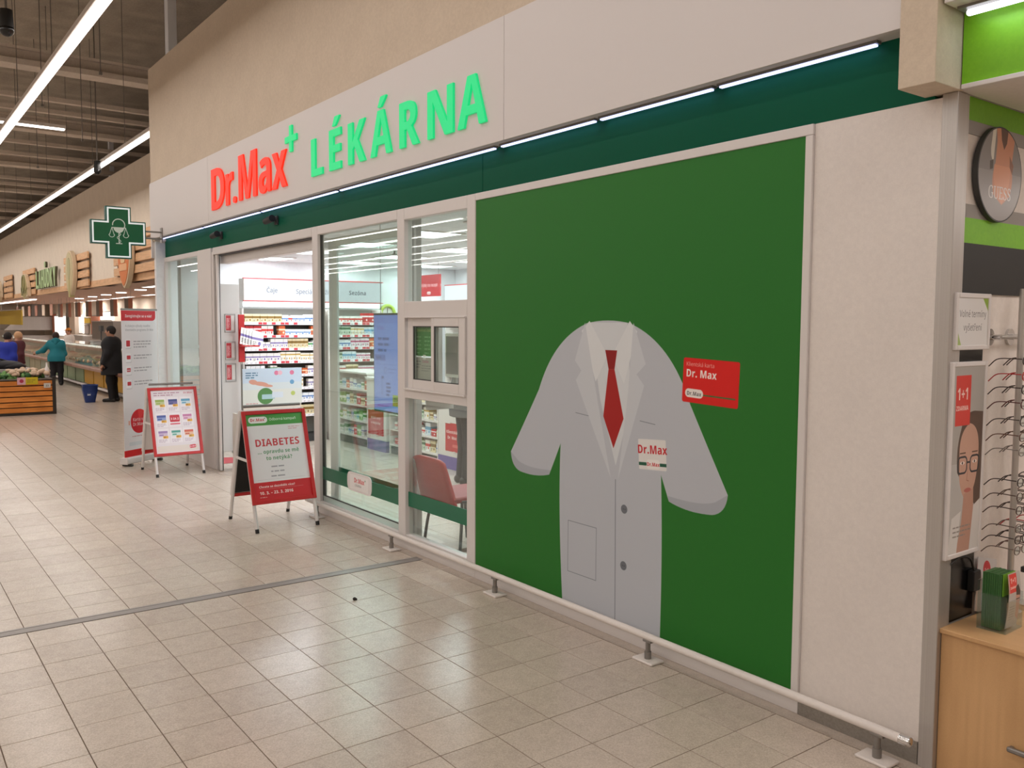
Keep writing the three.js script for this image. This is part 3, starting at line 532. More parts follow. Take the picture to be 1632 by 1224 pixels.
// cardboard bin with a baby poster in the doorway
{
  const t = thing('dump_bin', 'cardboard display bin with a pale blue baby poster inside the doorway', 'display', [4.06, 0, -10.42]);
  const tex = canvasTex(640, 380, (x, w, h) => {
    rect(x, '#c3d3e2', 0, 0, w, h); rect(x, '#cfd8da', 0, 150, w, 70); rect(x, '#d6d9d2', 0, 220, w, 160); lines(x, '#5a7f9a', 30, 40, 130, 3, 24, 12);
    x.fillStyle = '#d39a86'; x.beginPath(); x.ellipse(110, 140, 46, 26, .2, 0, 7); x.fill(); x.beginPath(); x.ellipse(190, 160, 80, 22, .15, 0, 7); x.fill(); x.beginPath(); x.ellipse(260, 182, 60, 14, .1, 0, 7); x.fill();
    for (const [a, b, c] of [[360, 50, '#d77a98'], [400, 50, '#e0b3bf'], [530, 50, '#d77a98'], [530, 150, '#6a9cc0'], [540, 270, '#b6c46a']]) { x.fillStyle = c; x.beginPath(); x.arc(a, b, 24, 0, 7); x.fill(); }
    x.fillStyle = '#56884e'; x.beginPath(); x.arc(240, 290, 86, 0, 7); x.fill(); rect(x, '#a7c6cc', 200, 272, 140, 50, 6); rect(x, '#cfd8e2', 310, 250, 120, 60, 6); lines(x, '#c98b8b', 30, 360, 180, 1, 0, 8);
  });
  part('header', new THREE.BoxGeometry(.76, .45, .012).translate(0, 1.05, 0), P(tex, .4), t);
  part('bin', [B(-.37, .37, 0, .82, -.02, 0), B(-.37, .37, 0, .62, -.42, -.4), B(-.37, -.35, 0, .7, -.4, -.02), B(.35, .37, 0, .7, -.4, -.02), B(-.35, .35, .4, .42, -.4, -.02)], std(0xd9cfc2, .8), t);
  part('rails', [B(-.36, .36, .48, .5, .0, .012), B(-.36, .36, .1, .12, 0, .012)], M.red, t);
}
one('floor_sticker', cyl([3.78, .0005, -11.5], [3.78, .003, -11.5], .27, .27, 36), std(0xb8434a, .5), 'round red sticker on the floor just inside the doorway', 'sticker');
// fittings in a row behind the windows: open cabinets and white desks with red posters
const redPoster = (lines_) => canvasTex(256, 230, (x, w, h) => { rect(x, '#c02229', 0, 0, w, h); lines_.forEach((s, i) => text(x, s, w / 2, 84 + i * 46, 34, '#f0d2d0', { a: 'center', sx: .92 })); rect(x, '#d9605f', 90, h - 60, 70, 24, 10); });
function cabinet(z0, z1, h, label, where, group) {
  const t = thing('product_cabinet', label, 'cabinet', [5.9, 0, 0]);
  part('back', B(.36, .38, 0, h, z0, z1), M.white, t); for (const z of [z0, z1 - .02]) part('side', B(0, .38, 0, h, z, z + .02, .003), M.white, t);
  part('top', B(-.02, .5, h, h + .03, z0 - .01, z1 + .01, .006), M.white, t); part('plinth', B(.02, .36, 0, .1, z0, z1), M.darkGrey, t);
  const n = 4;
  for (let i = 0; i < n; i++) {
    const y = .14 + i * (h - .14) / n; part('shelf', B(0, .36, y - .02, y, z0 + .02, z1 - .02, .003), M.white, t);
    let z = z0 + .05, c = 0; while (z < z1 - .1) { const w = rr(.07, .14), k = Math.floor(rnd() * 12); if (rnd() > .12) packAt(6.02, y, z + w / 2, w * .95, rr(.08, .17), .12, k, TO_HALL, `${ord(++c)} from left, ${['lowest', 'second lowest', 'second highest', 'highest'][i]} board, ${where}`, group); z += w + .01; }
  }
  return t;
}
function desk(z0, z1, h, label, tex, pl) {
  const t = thing('service_desk', label, 'desk', [5.88, 0, 0]);
  part('body', B(0, .62, .16, h, z0, z1, .004), M.white, t); part('purple_base', B(-.004, .62, 0, .16, z0, z1), std(0x6b5a9c, .5), t); part('top', B(-.03, .66, h, h + .035, z0 - .02, z1 + .02, .008), M.white, t);
  const w = Math.min(.46, z1 - z0 - .06);
  const p = thing('counter_poster', pl, 'poster', [5.876, .41, (z0 + z1) / 2 - .02], TO_HALL); part('sheet', new THREE.BoxGeometry(w, .36, .004), P(tex, .4), p); part('clip', [B(-.04, .0, -.2, -.175, 0, .008, .002), B(-w / 2, -w / 2 + .12, .172, .186, 0, .008, .002)], M.white, p);
}
cabinet(-12.56, -11.46, 1.08, 'white open cabinet of boxes behind the second window, far end', 'far window cabinet', 'medicine boxes in the far cabinet');
desk(-11.42, -10.85, 1.02, 'white service desk with purple base behind the hanging screen', redPoster(['Nízké ceny', 'a doplatky']), 'red counter poster under the hanging screen, on a white desk');
cabinet(-10.80, -9.50, 1.0, 'white open cabinet of boxes left of the red chair', 'cabinet by red chair', 'medicine boxes in the near cabinet');
desk(-9.46, -8.6, 1.02, 'white service desk with purple base behind the red chair', redPoster(['Klientská karta', 'Dr. Max Zlatá']), 'red counter poster beside the customer in dark trousers');
// drawers and lit header along the back wall
{
  const tex = canvasTex(1024, 60, (x, w, h) => { rect(x, '#e6ebf5', 0, 0, w, h); text(x, 'Sortiment', 300, 42, 30, '#8a92a0', { w: 'normal' }); });
  const t = thing('shelf_header', 'white lit header with red edges on the back wall, seen through the upper pane', 'sign', [8.1, 2.16, -9.5]);
  part('box', B(0, .3, 0, .33, -3.3, 3.3, .004), M.white, t); const f = part('face', new THREE.BoxGeometry(6.6, .315, .006), PG(tex, 1.3), t); f.rotation.y = TO_HALL; f.position.set(-.004, .165, 0);
  part('red_edge', [B(-.015, .02, .325, .338, -3.3, 3.3), B(-.015, .02, -.01, .002, -3.3, 3.3)], M.red, t);
  const s = thing('shelf_unit', 'long white wall shelves behind the service desks', 'shelf', [8.1, 0, 0]);
  part('back', B(.26, .29, 0, 2.14, -12.8, -6.2), std(0x9a9892, .7), s); for (const z of [-12.8, -11.15, -9.5, -7.85, -6.225]) part('side', B(0, .28, 0, 2.14, z, z + .025), M.white, s);
  for (const y of [.2, .6, .95, 1.3, 1.62, 1.9]) part('shelf', B(0, .28, y - .025, y, -12.8, -6.2, .003), M.white, s);
  for (const [j, y] of [1.3, 1.62, 1.9].entries()) for (let z = -11.9, c = 0; z < -6.5;) { const w = rr(.1, .2); if (rnd() > .2) packAt(8.2, y, z + w / 2, w * .9, rr(.12, .2), .12, Math.floor(rnd() * 12), TO_HALL, `${ord(++c)} from left on the ${['upper middle', 'second highest', 'highest'][j]} back shelf`, 'medicine boxes on the long back shelves'); z += w + .03; }
  const sg = thing('hanging_sign', 'red hanging sign reading Výdej na recept', 'sign', [7.0, 2.415, -11.5], TO_HALL);
  part('board', new THREE.BoxGeometry(.62, .33, .02), P(canvasTex(512, 272, (x, w, h) => { rect(x, '#c1202a', 0, 0, w, h); text(x, 'Výdej na recept', w / 2, 150, 60, '#f0d5d5', { a: 'center', w: 'normal', sx: .95 }); rect(x, '#eee0de', 200, 212, 90, 34, 15); text(x, 'Dr.Max', 245, 237, 20, '#b33', { a: 'center' }); }), .4), sg);
  part('wire', [cyl([-.25, .16, 0], [-.25, .37, 0], .003, .003, 6), cyl([.25, .16, 0], [.25, .37, 0], .003, .003, 6)], M.greyMetal, sg);
  const ck = thing('wall_clock', 'round lime green ring clock on the white end wall', 'clock', [7.03, 2.0, -12.93]);
  part('ring', new THREE.TorusGeometry(.125, .03, 10, 32).translate(0, 0, .03), std(0xb9d24a, .5), ck); part('dial', cyl([0, 0, 0], [0, 0, .02], .13, .13, 32), M.paper, ck); part('hand', [B(-.005, .005, 0, .085, .021, .026), B(-.05, .0, -.005, .005, .021, .026)], M.darkGrey, ck);
}
// hanging screen in window 2
{
  const tex = canvasTex(360, 560, (x, w, h) => {
    rect(x, '#7f8cd0', 0, 0, w, h); rect(x, '#7480c6', 0, 0, w, 46); text(x, 'Dr.Max', 40, 84, 28, '#7a4a9a', { w: 'normal' }); lines(x, '#5d669c', 50, 130, 150, 3, 34, 15); rect(x, '#6470b4', 10, 232, 130, 34); text(x, 'leden', 24, 257, 24, '#333a70');
    rect(x, '#6a75b8', 20, 286, 300, 2); x.strokeStyle = '#525b96'; x.lineWidth = 3; x.beginPath(); x.ellipse(140, 322, 12, 18, 0, 0, 7); x.stroke(); lines(x, '#6a75b4', 170, 310, 110, 2, 20, 6);
    x.strokeRect(92, 372, 14, 90); lines(x, '#4a5290', 92, 356, 60, 1, 0, 16); lines(x, '#4a5290', 150, 392, 56, 4, 22, 13); rect(x, '#8f9c32', 228, 460, 84, 66); text(x, '7½', 244, 506, 40, '#3a4220'); lines(x, '#6a5fae', 40, 528, 200, 1, 0, 8);
  });
  const t = thing('hanging_screen', 'upright bluish display screen hanging behind the second window', 'screen', [3.66, 1.49, -6.70], TO_HALL);
  part('case', B(-.28, .28, -.435, .44, -.06, 0, .006), M.darkGrey, t); part('display', new THREE.BoxGeometry(.53, .84, .004).translate(0, .002, .001), PG(tex, 1.0, .3), t); part('cable', [cyl([-.2, .44, -.03], [-.2, 1.29, -.03], .003, .003, 6), cyl([.2, .44, -.03], [.2, 1.29, -.03], .003, .003, 6)], M.greyMetal, t);
  light(.5, .8, 0x8f9cf0, .25, [0, 0, .006], t).rotation.y = Math.PI;
}
// sheets and terminal behind the hatch
{
  const t1 = thing('hatch_notice', 'green opening hours sheet behind the left hatch pane', 'notice', [3.53, 1.705, -5.88], TO_HALL);
  part('sheet', new THREE.BoxGeometry(.29, .24, .003), P(canvasTex(260, 260, (x, w, h) => { rect(x, '#2f8a40', 0, 0, w, h); text(x, 'Otevírací doba', 20, 52, 34, '#c9d68a', { w: 'normal' }); lines(x, '#7cba84', 24, 92, 60, 5, 34, 10); lines(x, '#7cba84', 130, 92, 80, 5, 34, 10); }), .4), t1); part('tape', [B(-.02, .02, .11, .125, .002, .004), B(-.02, .02, -.125, -.11, .002, .004)], M.paper, t1);
  const t2 = thing('hatch_notice', 'grey notice sheet below the green sheet behind the left hatch pane', 'notice', [3.53, 1.475, -5.88], TO_HALL);
  part('sheet', new THREE.BoxGeometry(.29, .2, .003), P(canvasTex(260, 190, (x, w, h) => { rect(x, '#b4b0aa', 0, 0, w, h); text(x, 'Zvoňte', 100, 40, 26, '#b05a78'); lines(x, '#77777a', 20, 28, 60, 3, 22, 8); lines(x, '#8d8a8a', 90, 60, 150, 3, 18, 7); }), .5), t2); part('tape', B(-.02, .02, .085, .1, .002, .004), M.paper, t2);
  const m = thing('terminal', 'pale framed monitor turned to the right hatch pane', 'monitor', [3.6, 1.605, -5.59], TO_HALL);
  part('bezel', B(-.105, .115, -.175, .165, -.04, 0, .012), std(0xe6e2d8, .5), m); part('display', B(-.082, .082, -.15, .14, -.002, .004, .002), std(0x8d8886, .35), m); part('stand', [cyl([0, -.3, -.03], [0, -.17, -.03], .02), B(-.08, .08, -.32, -.3, -.1, .05, .006)], M.greyPlastic, m);
  const sh = thing('hatch_shelf', 'white shelf board inside behind the service hatch', 'shelf', [3.56, 1.25, -5.65]); part('board', B(0, .3, 0, .025, -.43, .44, .006), M.white, sh); for (const z of [-.3, .3]) part('bracket', B(.02, .28, -.1, 0, z, z + .01), M.alu, sh);
  const pp = thing('paper_roll', 'white paper roll lying below the monitor at the hatch', 'paper', [3.66, 1.275, -5.66]); part('roll', cyl([0, .045, -.06], [0, .045, .06], .045, .045, 20), M.paper, pp); part('core', cyl([0, .045, -.062], [0, .045, .062], .015), M.darkGrey, pp);
}
// red visitor chair and a small table behind window 3
{
  const t = thing('visitor_chair', 'red shell chair with dark metal legs behind the lower window pane', 'chair', [3.9, 0, -5.87], 0);
  const cur = (u, v) => { const a = (u - .5) * 1.0; return [-.2 - .06 * Math.cos(a * 2) - .10 * (v - .1), .36 + v * .42, a * .5 - .05]; };
  const shell = (() => { const pos = [], idx = [], n = 12; for (const off of [0, .035]) for (let j = 0; j <= n; j++) for (let i = 0; i <= n; i++) { const v = j / n, u = i / n, taper = 1 - .12 * v * v, p = cur(.5 + (u - .5) * taper, v); pos.push(p[0] + off, p[1] - (Math.pow(Math.abs(u - .5) * 2, 4)) * .03 * v, p[2]); }
    const w = n + 1, o = w * w; for (let j = 0; j < n; j++) for (let i = 0; i < n; i++) { const a = j * w + i; idx.push(a, a + 1, a + w, a + 1, a + w + 1, a + w, o + a, o + a + w, o + a + 1, o + a + 1, o + a + w, o + a + w + 1); }
    for (let i = 0; i < n; i++) for (const [a, b] of [[i, i + 1], [n * w + i + 1, n * w + i], [(i + 1) * w, i * w], [i * w + n, (i + 1) * w + n]]) idx.push(a, a + o, b, b, a + o, b + o);
    const g = new THREE.BufferGeometry(); g.setAttribute('position', new THREE.Float32BufferAttribute(pos, 3)); g.setIndex(idx); g.computeVertexNormals(); return g; })();
  const redShell = new THREE.MeshStandardMaterial({ color: 0xb01212, roughness: .5, side: THREE.DoubleSide });
  part('backrest', shell, redShell, t); part('seat', B(-.24, .22, .42, .47, -.3, .2, .02), std(0x8e2323, .6), t);
  for (const [x, z] of [[-.21, -.27], [-.2, .24], [.2, -.27], [.2, .24]]) part('leg', tube([[x * .75, .43, z * .8], [x * .9, .25, z * .95], [x * 1.05, .0, z * 1.03]], .013), M.darkGrey, t);
  part('seat_frame', [tube([[-.16, .43, -.22], [.16, .43, -.22]], .012), tube([[-.16, .43, .2], [.16, .43, .2]], .012), tube([[-.16, .43, -.22], [-.16, .43, .2]], .012)], M.darkGrey, t);
  const k = thing('side_table', 'small grey-green table beside the red chair', 'table', [4.35, 0, -5.35]); part('table_top', B(-.32, .32, .6, .63, -.3, .3, .01), std(0x8c917f, .5), k); part('drawer_box', B(-.28, .28, .42, .6, -.25, .25, .006), std(0x6f7266, .6), k); for (const [x, z] of [[-.27, -.25], [-.27, .25], [.27, -.25], [.27, .25]]) part('leg', cyl([x, 0, z], [x, .44, z], .017), M.darkGrey, k);
  const pa = one('paper_sheet', B(4.12, 4.33, .63, .634, -5.3, -5.1), M.paper, 'white sheet of paper lying on the small table', 'paper');
}
// ============================================================ OPTICIAN ON THE RIGHT (side wall faces along the hall, z = -1.75)
{
  const WZ = -1.76;
  const t = structGroup('trim_5');
  part('lime_band', B(3.575, 8.4, 2.673, 2.765, WZ, WZ + .006), M.limeDark, t); part('lime_band', B(3.575, 8.4, 2.181, 2.284, WZ, WZ + .006), M.lime, t);
  part('grey_band', B(3.575, 8.4, 2.619, 2.673, WZ, WZ + .005), M.greyBand, t); part('grey_band', B(3.575, 8.4, 2.284, 2.339, WZ, WZ + .005), M.greyBand, t);
  part('black_band', B(3.5, 8.4, 1.977, 2.181, WZ, WZ + .012), M.black, t);
  part('black_panel', B(3.5, 3.79, .605, 1.977, WZ, WZ + .008), M.blackGloss, t);
  struct('wall_optician_back', B(8.4, 8.55, 0, 2.9, -1.76, 3.9), M.whiteWall);
  struct('wall_optician_side', B(3.5, 8.55, 0, 2.9, 3.9, 4.05), M.whiteWall);
  struct('ceiling_optician', B(3.5, 8.6, 2.766, 2.86, -1.745, 4), M.white);
  struct('beam_end', B(3.286, 3.56, 2.766, 3.66, -1.884, -1.735, .004), M.beige);
  const f = structGroup('trim_6');
  part('lime_fascia', B(3.478, 3.53, 2.785, 3.06, -1.73, 3.9), M.lime, f); part('lower_edge', B(3.472, 3.535, 2.766, 2.785, -1.73, 3.9, .003), M.alu, f);
  part('canopy', [B(3.31, 3.5, 3.055, 3.2, -1.725, 3.9, .004)], M.alu, f);
  for (let i = 0; i < 3; i++) { const t = thing('canopy_light', ['strip light under the canopy, nearest the beam end', 'strip light under the canopy, second from the beam end', 'strip light under the canopy, farthest from the beam end'][i], 'light', [3.42, 3.052, -1.08 + i * 1.3], 0, 'canopy lights of the optician'); part('housing', B(-.04, .04, -.008, .003, -.63, .6), M.greyMetal, t); part('tube', [cyl([0, -.018, -.6], [0, -.018, .56], .013), ball([0, -.018, -.6], .013), ball([0, -.018, .56], .013)], glow(0xf2f4ff, 2.2), t); light(.03, 1.1, 0xdde6ff, 9, [0, -.034, 0], t, 'down'); }
  for (let i = 0; i < 3; i++) for (let j = 0; j < 2; j++) { const l = thing('ceiling_panel_light', `added unseen square ceiling light of the optician, ${['nearest the frames wall', 'second from the frames wall', 'third from the frames wall'][i]}, ${['front one', 'rear one'][j]}`, 'light', [4.6 + j * 2, 2.766, -.6 + i * 1.5], 0, 'added ceiling lights of the optician'); part('frame', frameRect(.62, .62, .02, .012).map((g) => g.rotateX(Math.PI / 2)), M.white, l); part('diffuser', B(-.29, .29, -.008, 0, -.29, .29, .002), glow(HALL, 2), l); light(.56, .56, HALL, 9, [0, -.014, 0], l, 'down'); }  // out-of-view lamps added to light the optician side wall
  // round sign
  const discTex = canvasTex(400, 400, (x, w) => {
    rect(x, '#85807d', 0, 0, w, w); rect(x, '#938d8a', 0, 190, w, 210); shapeFill(x, '#d8d2c6', [[120, 0], [150, 0], [130, 150], [92, 130, 110, 60]]); shapeFill(x, '#c98a6a', [[150, 0], [330, 0], [300, 160], [330, 220, 290, 290], [220, 330], [140, 290], [110, 220, 150, 150], [160, 60]]); shapeFill(x, '#d6936f', [[140, 160], [290, 160], [300, 260, 220, 325], [120, 260, 140, 160]]); shapeFill(x, '#5d3c2c', [[190, 0], [260, 0], [250, 60], [225, 90], [200, 50]]); shapeFill(x, '#4a4038', [[98, 150], [130, 140], [128, 180], [100, 186]]); shapeFill(x, '#8b5a40', [[280, 110], [320, 150], [310, 190], [284, 160]]);
    text(x, 'GUESS', w / 2, 306, 74, '#d8d2cc', { a: 'center', w: 'normal', f: 'serif', sx: .92 });
  });
  const d = thing('round_sign', 'round dark sign with an orange-pink motif on the striped wall', 'sign', [3.836, 2.475, WZ + .006]);
  part('disc', cyl([0, 0, 0], [0, 0, .022], .196, .196, 48), M.darkGrey, d);
  const fg = new THREE.CircleGeometry(.19, 48); const fc = part('face', fg, P(discTex, .3), d); fc.position.z = .0225;
  // framed notice and framed poster
  const n = thing('framed_notice', 'white framed notice about free eye test dates', 'notice', [3.658, 1.862, WZ + .012]);
  part('frame', frameRect(.292, .232, .02, .018), M.alu, n);
  part('sheet', new THREE.BoxGeometry(.256, .196, .003).translate(0, 0, .012), P(canvasTex(420, 320, (x, w, h) => { rect(x, '#dcdad8', 0, 0, w, h); shapeFill(x, '#8cab3a', [[340, 0], [420, 0], [420, 90]]); shapeFill(x, '#a3b86a', [[0, 210], [60, 320], [0, 320]]); text(x, 'Volné termíny', w / 2, 130, 62, '#5f5c5e', { a: 'center', w: 'normal', sx: .95 }); text(x, 'vyšetření', w / 2, 220, 62, '#5f5c5e', { a: 'center', w: 'normal' }); }), .35), n);
  const p = thing('framed_poster', 'tall framed poster of a woman in dark glasses with red 1+1 tag', 'poster', [3.645, 1.292, WZ + .012]);
  part('frame', frameRect(.296, .812, .02, .02), M.alu, p);
  part('print', new THREE.BoxGeometry(.26, .776, .003).translate(0, 0, .015), P(canvasTex(420, 1240, (x, w, h) => {
    rect(x, '#a8a49e', 0, 0, w, h); rect(x, '#b4b2ae', 0, 640, w, 600); shapeFill(x, '#5a463a', [[120, 420], [160, 300, 300, 300], [420, 310], [420, 1000], [300, 900], [90, 700], [60, 540, 120, 420]]); shapeFill(x, '#c39a86', [[110, 560], [110, 420, 240, 380], [370, 400, 372, 560], [370, 720, 330, 800], [270, 900, 230, 900], [150, 860, 120, 740]]); shapeFill(x, '#b88d7a', [[190, 850], [320, 820], [330, 980], [300, 1240], [110, 1240], [170, 1040]]); shapeFill(x, '#d3d0cc', [[0, 1240], [40, 1000], [160, 960], [120, 1240]]); shapeFill(x, '#cfcbc7', [[330, 940], [420, 900], [420, 1240], [290, 1240]]);
    x.strokeStyle = '#2c2f36'; x.lineWidth = 13; for (const a of [96, 262]) { x.beginPath(); x.roundRect(a, 600, 120, 108, 34); x.stroke(); } x.beginPath(); x.moveTo(216, 640); x.lineTo(262, 640); x.stroke(); for (const a of [156, 322]) { x.fillStyle = '#e3d8d0'; x.beginPath(); x.ellipse(a, 640, 30, 11, 0, 0, 7); x.fill(); x.fillStyle = '#4d4036'; x.beginPath(); x.arc(a, 640, 10, 0, 7); x.fill(); rect(x, '#5f4739', a - 40, 570, 80, 9, 4); } x.strokeStyle = '#a4735f'; x.lineWidth = 6; x.beginPath(); x.moveTo(240, 650); x.lineTo(222, 760); x.lineTo(252, 768); x.stroke(); x.fillStyle = '#b5665c'; x.beginPath(); x.ellipse(240, 828, 48, 15, 0, 0, 7); x.fill();
    rect(x, '#d2382e', 34, 60, 200, 330); text(x, '1+1', 52, 220, 110, '#efcfc6', { sx: .85 }); text(x, 'ZDARMA', 44, 290, 42, '#efcfc6', { sx: .95 }); lines(x, '#8d8680', 60, 1060, 240, 3, 30, 10);
  }), .35), p);
  const sk = thing('wall_socket', 'small black box on the black wall panel under the framed poster', 'socket', [3.765, .76, WZ + .008]); part('box', B(-.03, .03, -.045, .045, 0, .03, .005), M.black, sk); part('cable', tube([[-.01, .04, .02], [-.05, .1, .02], [-.12, .12, .015], [-.2, .1, .01]], .005), M.black, sk);
  // rail on two round flanges
  const r = thing('wall_rail', 'thin metal rail on round wall flanges above the spectacle display', 'rail', [3.847, 1.797, WZ]); part('bar', cyl([0, 0, .05], [.9, .005, .05], .009), M.steel, r); for (const x of [0, .19]) { part('flange', cyl([x, 0, 0], [x, 0, .012], .036, .036, 24), M.chrome, r); part('standoff', cyl([x, 0, .01], [x, 0, .055], .012), M.chrome, r); }
  // spectacle display: poles and glasses whose temples point to the wall
  const colors = ['#3a2c26', '#b3282e', '#231a18', '#5a2420', '#4a4440', '#6a4a3c', '#8a847e', '#3c3430', '#55443c', '#4c3a34', '#6b5c54', '#3a302c', '#7a6a60'];
  const words = ['dark brown', 'red', 'black', 'dark red', 'grey', 'brown', 'pale grey', 'charcoal', 'taupe', 'deep brown', 'soft grey', 'blackish brown', 'light brown'];
  const ys = [1.70, 1.636, 1.58, 1.518, 1.446, 1.381, 1.32, 1.19, 1.128, 1.071, .995, .946, .9];
  const nth = ['topmost', 'second from the top', 'third from the top', 'fourth from the top', 'fifth from the top', 'sixth from the top', 'seventh from the top', 'eighth from the top', 'ninth from the top', 'sixth from the bottom', 'third from the bottom', 'second from the bottom', 'lowest'];
  for (const [ci, px] of [3.897, 4.06].entries()) {
    const q = thing('display_pole', ci ? 'second upright metal display pole, partly hidden by the first' : 'upright metal pole carrying a column of spectacles by the wall', 'display', [px, 0, -1.648]);
    part('pole', cyl([0, .78, 0], [0, 2.0, 0], .013), M.steel, q); part('foot', [cyl([0, .605, 0], [0, .63, 0], .05, .05, 20), cyl([0, .62, 0], [0, .8, 0], .007)], M.chrome, q); part('knuckle', B(-.02, .02, .765, .79, -.02, .02, .004), M.darkGrey, q);
    ys.forEach((y) => part('peg', cyl([0, y - .012, .0], [0, y - .008, .03], .004, .004, 6), M.chrome, q));
  }
  const mats = colors.map((c) => std(c, .35));
  ys.forEach((y, i) => { for (const ci of [0, 1]) {
    const px = [3.897, 4.06][ci], g = thing('spectacles', `${words[i]} spectacles on the ${ci ? 'second' : 'first'} display pole, ${nth[i]}`, 'glasses', [px, y, -1.61], 0, 'spectacles on the display poles');
    const m = mats[(i + ci * 4) % 13], w = .066;
    for (const s of [-1, 1]) { const rim = new THREE.TorusGeometry(.023, .0022, 6, 24).scale(1.15, .8, 1).translate(s * .034, 0, 0); part('rim', rim, m, g); part('temple', tube([[s * w, .008, -.002], [s * w, .008, -.085], [s * w, .002, -.105], [s * w, -.026, -.133]], .0024, 6, 14), m, g); part('lens', cyl([s * .034, 0, -.001], [s * .034, 0, .001], .022, .022, 20).scale(1, .8, 1), M.acrylic, g); }
    part('bridge', tube([[-.01, .006, 0], [0, .012, .002], [.01, .006, 0]], .002, 6, 8), m, g);
  } });
  // low desk with its handle
  const k = thing('low_desk', 'low light wood desk beside the steel post', 'desk', [3.5, 0, -1.745]);
  part('front', B(.012, .035, 0, .585, .004, 1.2, .003), M.wood, k); part('side', B(.035, .6, 0, .585, .004, .026), M.wood, k); part('side', B(.035, .6, 0, .585, 1.17, 1.2), M.wood, k); part('desk_top', B(-.002, .62, .585, .605, .002, 1.22, .004), M.wood, k);
  part('handle', [B(-.018, .0, .20, .222, .285, .42, .008), B(-.006, .014, .203, .219, .29, .302), B(-.006, .014, .203, .219, .403, .415)], M.greyMetal, k, 'grey bar handle');
  part('hinge_pin', ball([.002, .565, .34], .01, .006, .01, 10), M.chrome, k);
  // leaflet holder, leaflets
  const a = thing('leaflet_holder', 'clear acrylic leaflet holder standing on the low wood desk', 'holder', [3.708, .606, -1.602], .03);
  part('base', B(-.078, .078, 0, .004, -.056, .056), M.acrylic, a); part('back', B(-.078, .078, 0, .2, -.058, -.055), M.acrylic, a); part('pocket_front', B(-.078, .078, 0, .13, .055, .058), M.acrylic, a); for (const s of [-1, 1]) part('cheek', B(s * .078 - .0015, s * .078 + .0015, 0, .15, -.055, .055), M.acrylic, a);
  const gb = one('leaflet', Array.from({ length: 9 }, (_, i) => B(-.058 + rr(-.002, .002), .05, 0, .226 + rr(0, .006), -.046 + i * .0085, -.046 + i * .0085 + .0075)), matTex(grainy(42, 92, 38, 6, .3, 64, 3), .45), 'thick stack of green leaflets standing in the clear holder', 'leaflet'); gb.position.set(3.706, .612, -1.602);  // dark green carries the shadow on the stack side in its colour
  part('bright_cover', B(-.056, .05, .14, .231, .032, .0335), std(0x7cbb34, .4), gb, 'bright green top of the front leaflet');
  const rg = new THREE.BoxGeometry(.1, .235, .002, 4, 14, 1); { const p = rg.attributes.position; for (let i = 0; i < p.count; i++) { const y = p.getY(i) + .1175, k = y / .235; p.setZ(i, p.getZ(i) + .02 * Math.sin(k * 2.2)); p.setX(i, p.getX(i) - k * .03); } rg.computeVertexNormals(); }
  const rl = one('leaflet', rg, P(canvasTex(180, 420, (x, w, h) => { rect(x, '#b9b5b2', 0, 0, w, h); rect(x, '#dc3226', 10, 6, 112, 140); text(x, '1+1', 24, 74, 54, '#f4d8d2'); text(x, 'ZDARMA', 20, 116, 24, '#f4d8d2'); shapeFill(x, '#46352c', [[106, 110], [146, 92], [176, 150], [176, 230], [116, 200]]); shapeFill(x, '#c59484', [[108, 170], [172, 180], [180, 380], [130, 340]]); rect(x, '#3b3634', 112, 200, 58, 9); lines(x, '#8a8582', 20, 250, 86, 6, 20, 7); }), .35), 'curved leaflet with a red 1+1 tag in the clear holder', 'leaflet'); rl.position.set(3.724, .732, -1.566);
  const wl = one('leaflet', new THREE.BoxGeometry(.17, .23, .003), P(canvasTex(220, 300, (x, w, h) => { rect(x, '#cdc9c8', 0, 0, w, h); x.fillStyle = '#c9363c'; x.beginPath(); x.ellipse(110, 66, 44, 52, -.3, 0, 7); x.fill(); text(x, '1+1', 84, 78, 28, '#f0d8d4'); text(x, 'A', 166, 84, 46, '#8a7d82', { w: 'normal' }); shapeFill(x, '#b8a18e', [[0, 90], [40, 70], [60, 140], [70, 300], [0, 300]]); shapeFill(x, '#5d4a40', [[10, 90], [44, 80], [50, 130], [16, 130]]); shapeFill(x, '#d9d2cc', [[70, 150], [200, 130], [190, 300], [90, 300]]); }), .4), 'white leaflet with a red oval leaning on the wall behind the holder', 'leaflet'); wl.position.set(3.87, .722, -1.735); wl.rotation.set(-.08, 0, -.22);
}

// ============================================================ LIGHT ROWS, CEILING BEAMS, HANGERS
function trunk(x, z0, z1, label, group, y = ROW_Y, cross, k = 1) {
  const L = z1 - z0, t = thing('strip_light', label, 'light', cross ? [x, y, z0] : [x, y, (z0 + z1) / 2], cross ? Math.PI / 2 : 0, group);
  part('housing', B(-.075, .075, .012, .075, -L / 2, L / 2, .006), M.white, t); part('diffuser', B(-.054, .054, -.012, .014, -L / 2 + .015, L / 2 - .015, .006), M.tube, t);
  for (let i = 0; i < Math.max(2, L / 3); i++) { const z = -L / 2 + (i + .5) * L / Math.max(2, Math.ceil(L / 3)); part('hanger', cyl([0, .07, z], [0, 7.75 - y, z], .006, .006, 6), M.greyMetal, t); }
  light(.108, L - .03, HALL, HALL_LIGHT * k, [0, -.016, 0], t, 'down');
}
for (let i = 0; i < 8; i++) { const z1 = 4 - i * 6; trunk(2.045, z1 - 5.995, z1, `strip light above the walkway, ${['first, over the viewer', 'second', 'third', 'fourth', 'fifth', 'sixth', 'seventh', 'farthest'][i]} from the near end`, 'strip lights above the walkway'); }
for (let i = 0; i < 8; i++) { const z1 = -13.3 - i * 5.6; trunk(4.03, z1 - 5.54, z1, `strip light along the deli wall, ${['first, beside the pharmacy wall', 'second', 'third', 'fourth', 'fifth', 'sixth', 'seventh', 'farthest'][i]} from the near end`, 'strip lights in front of the deli wall', ROW_Y, false, 2); }
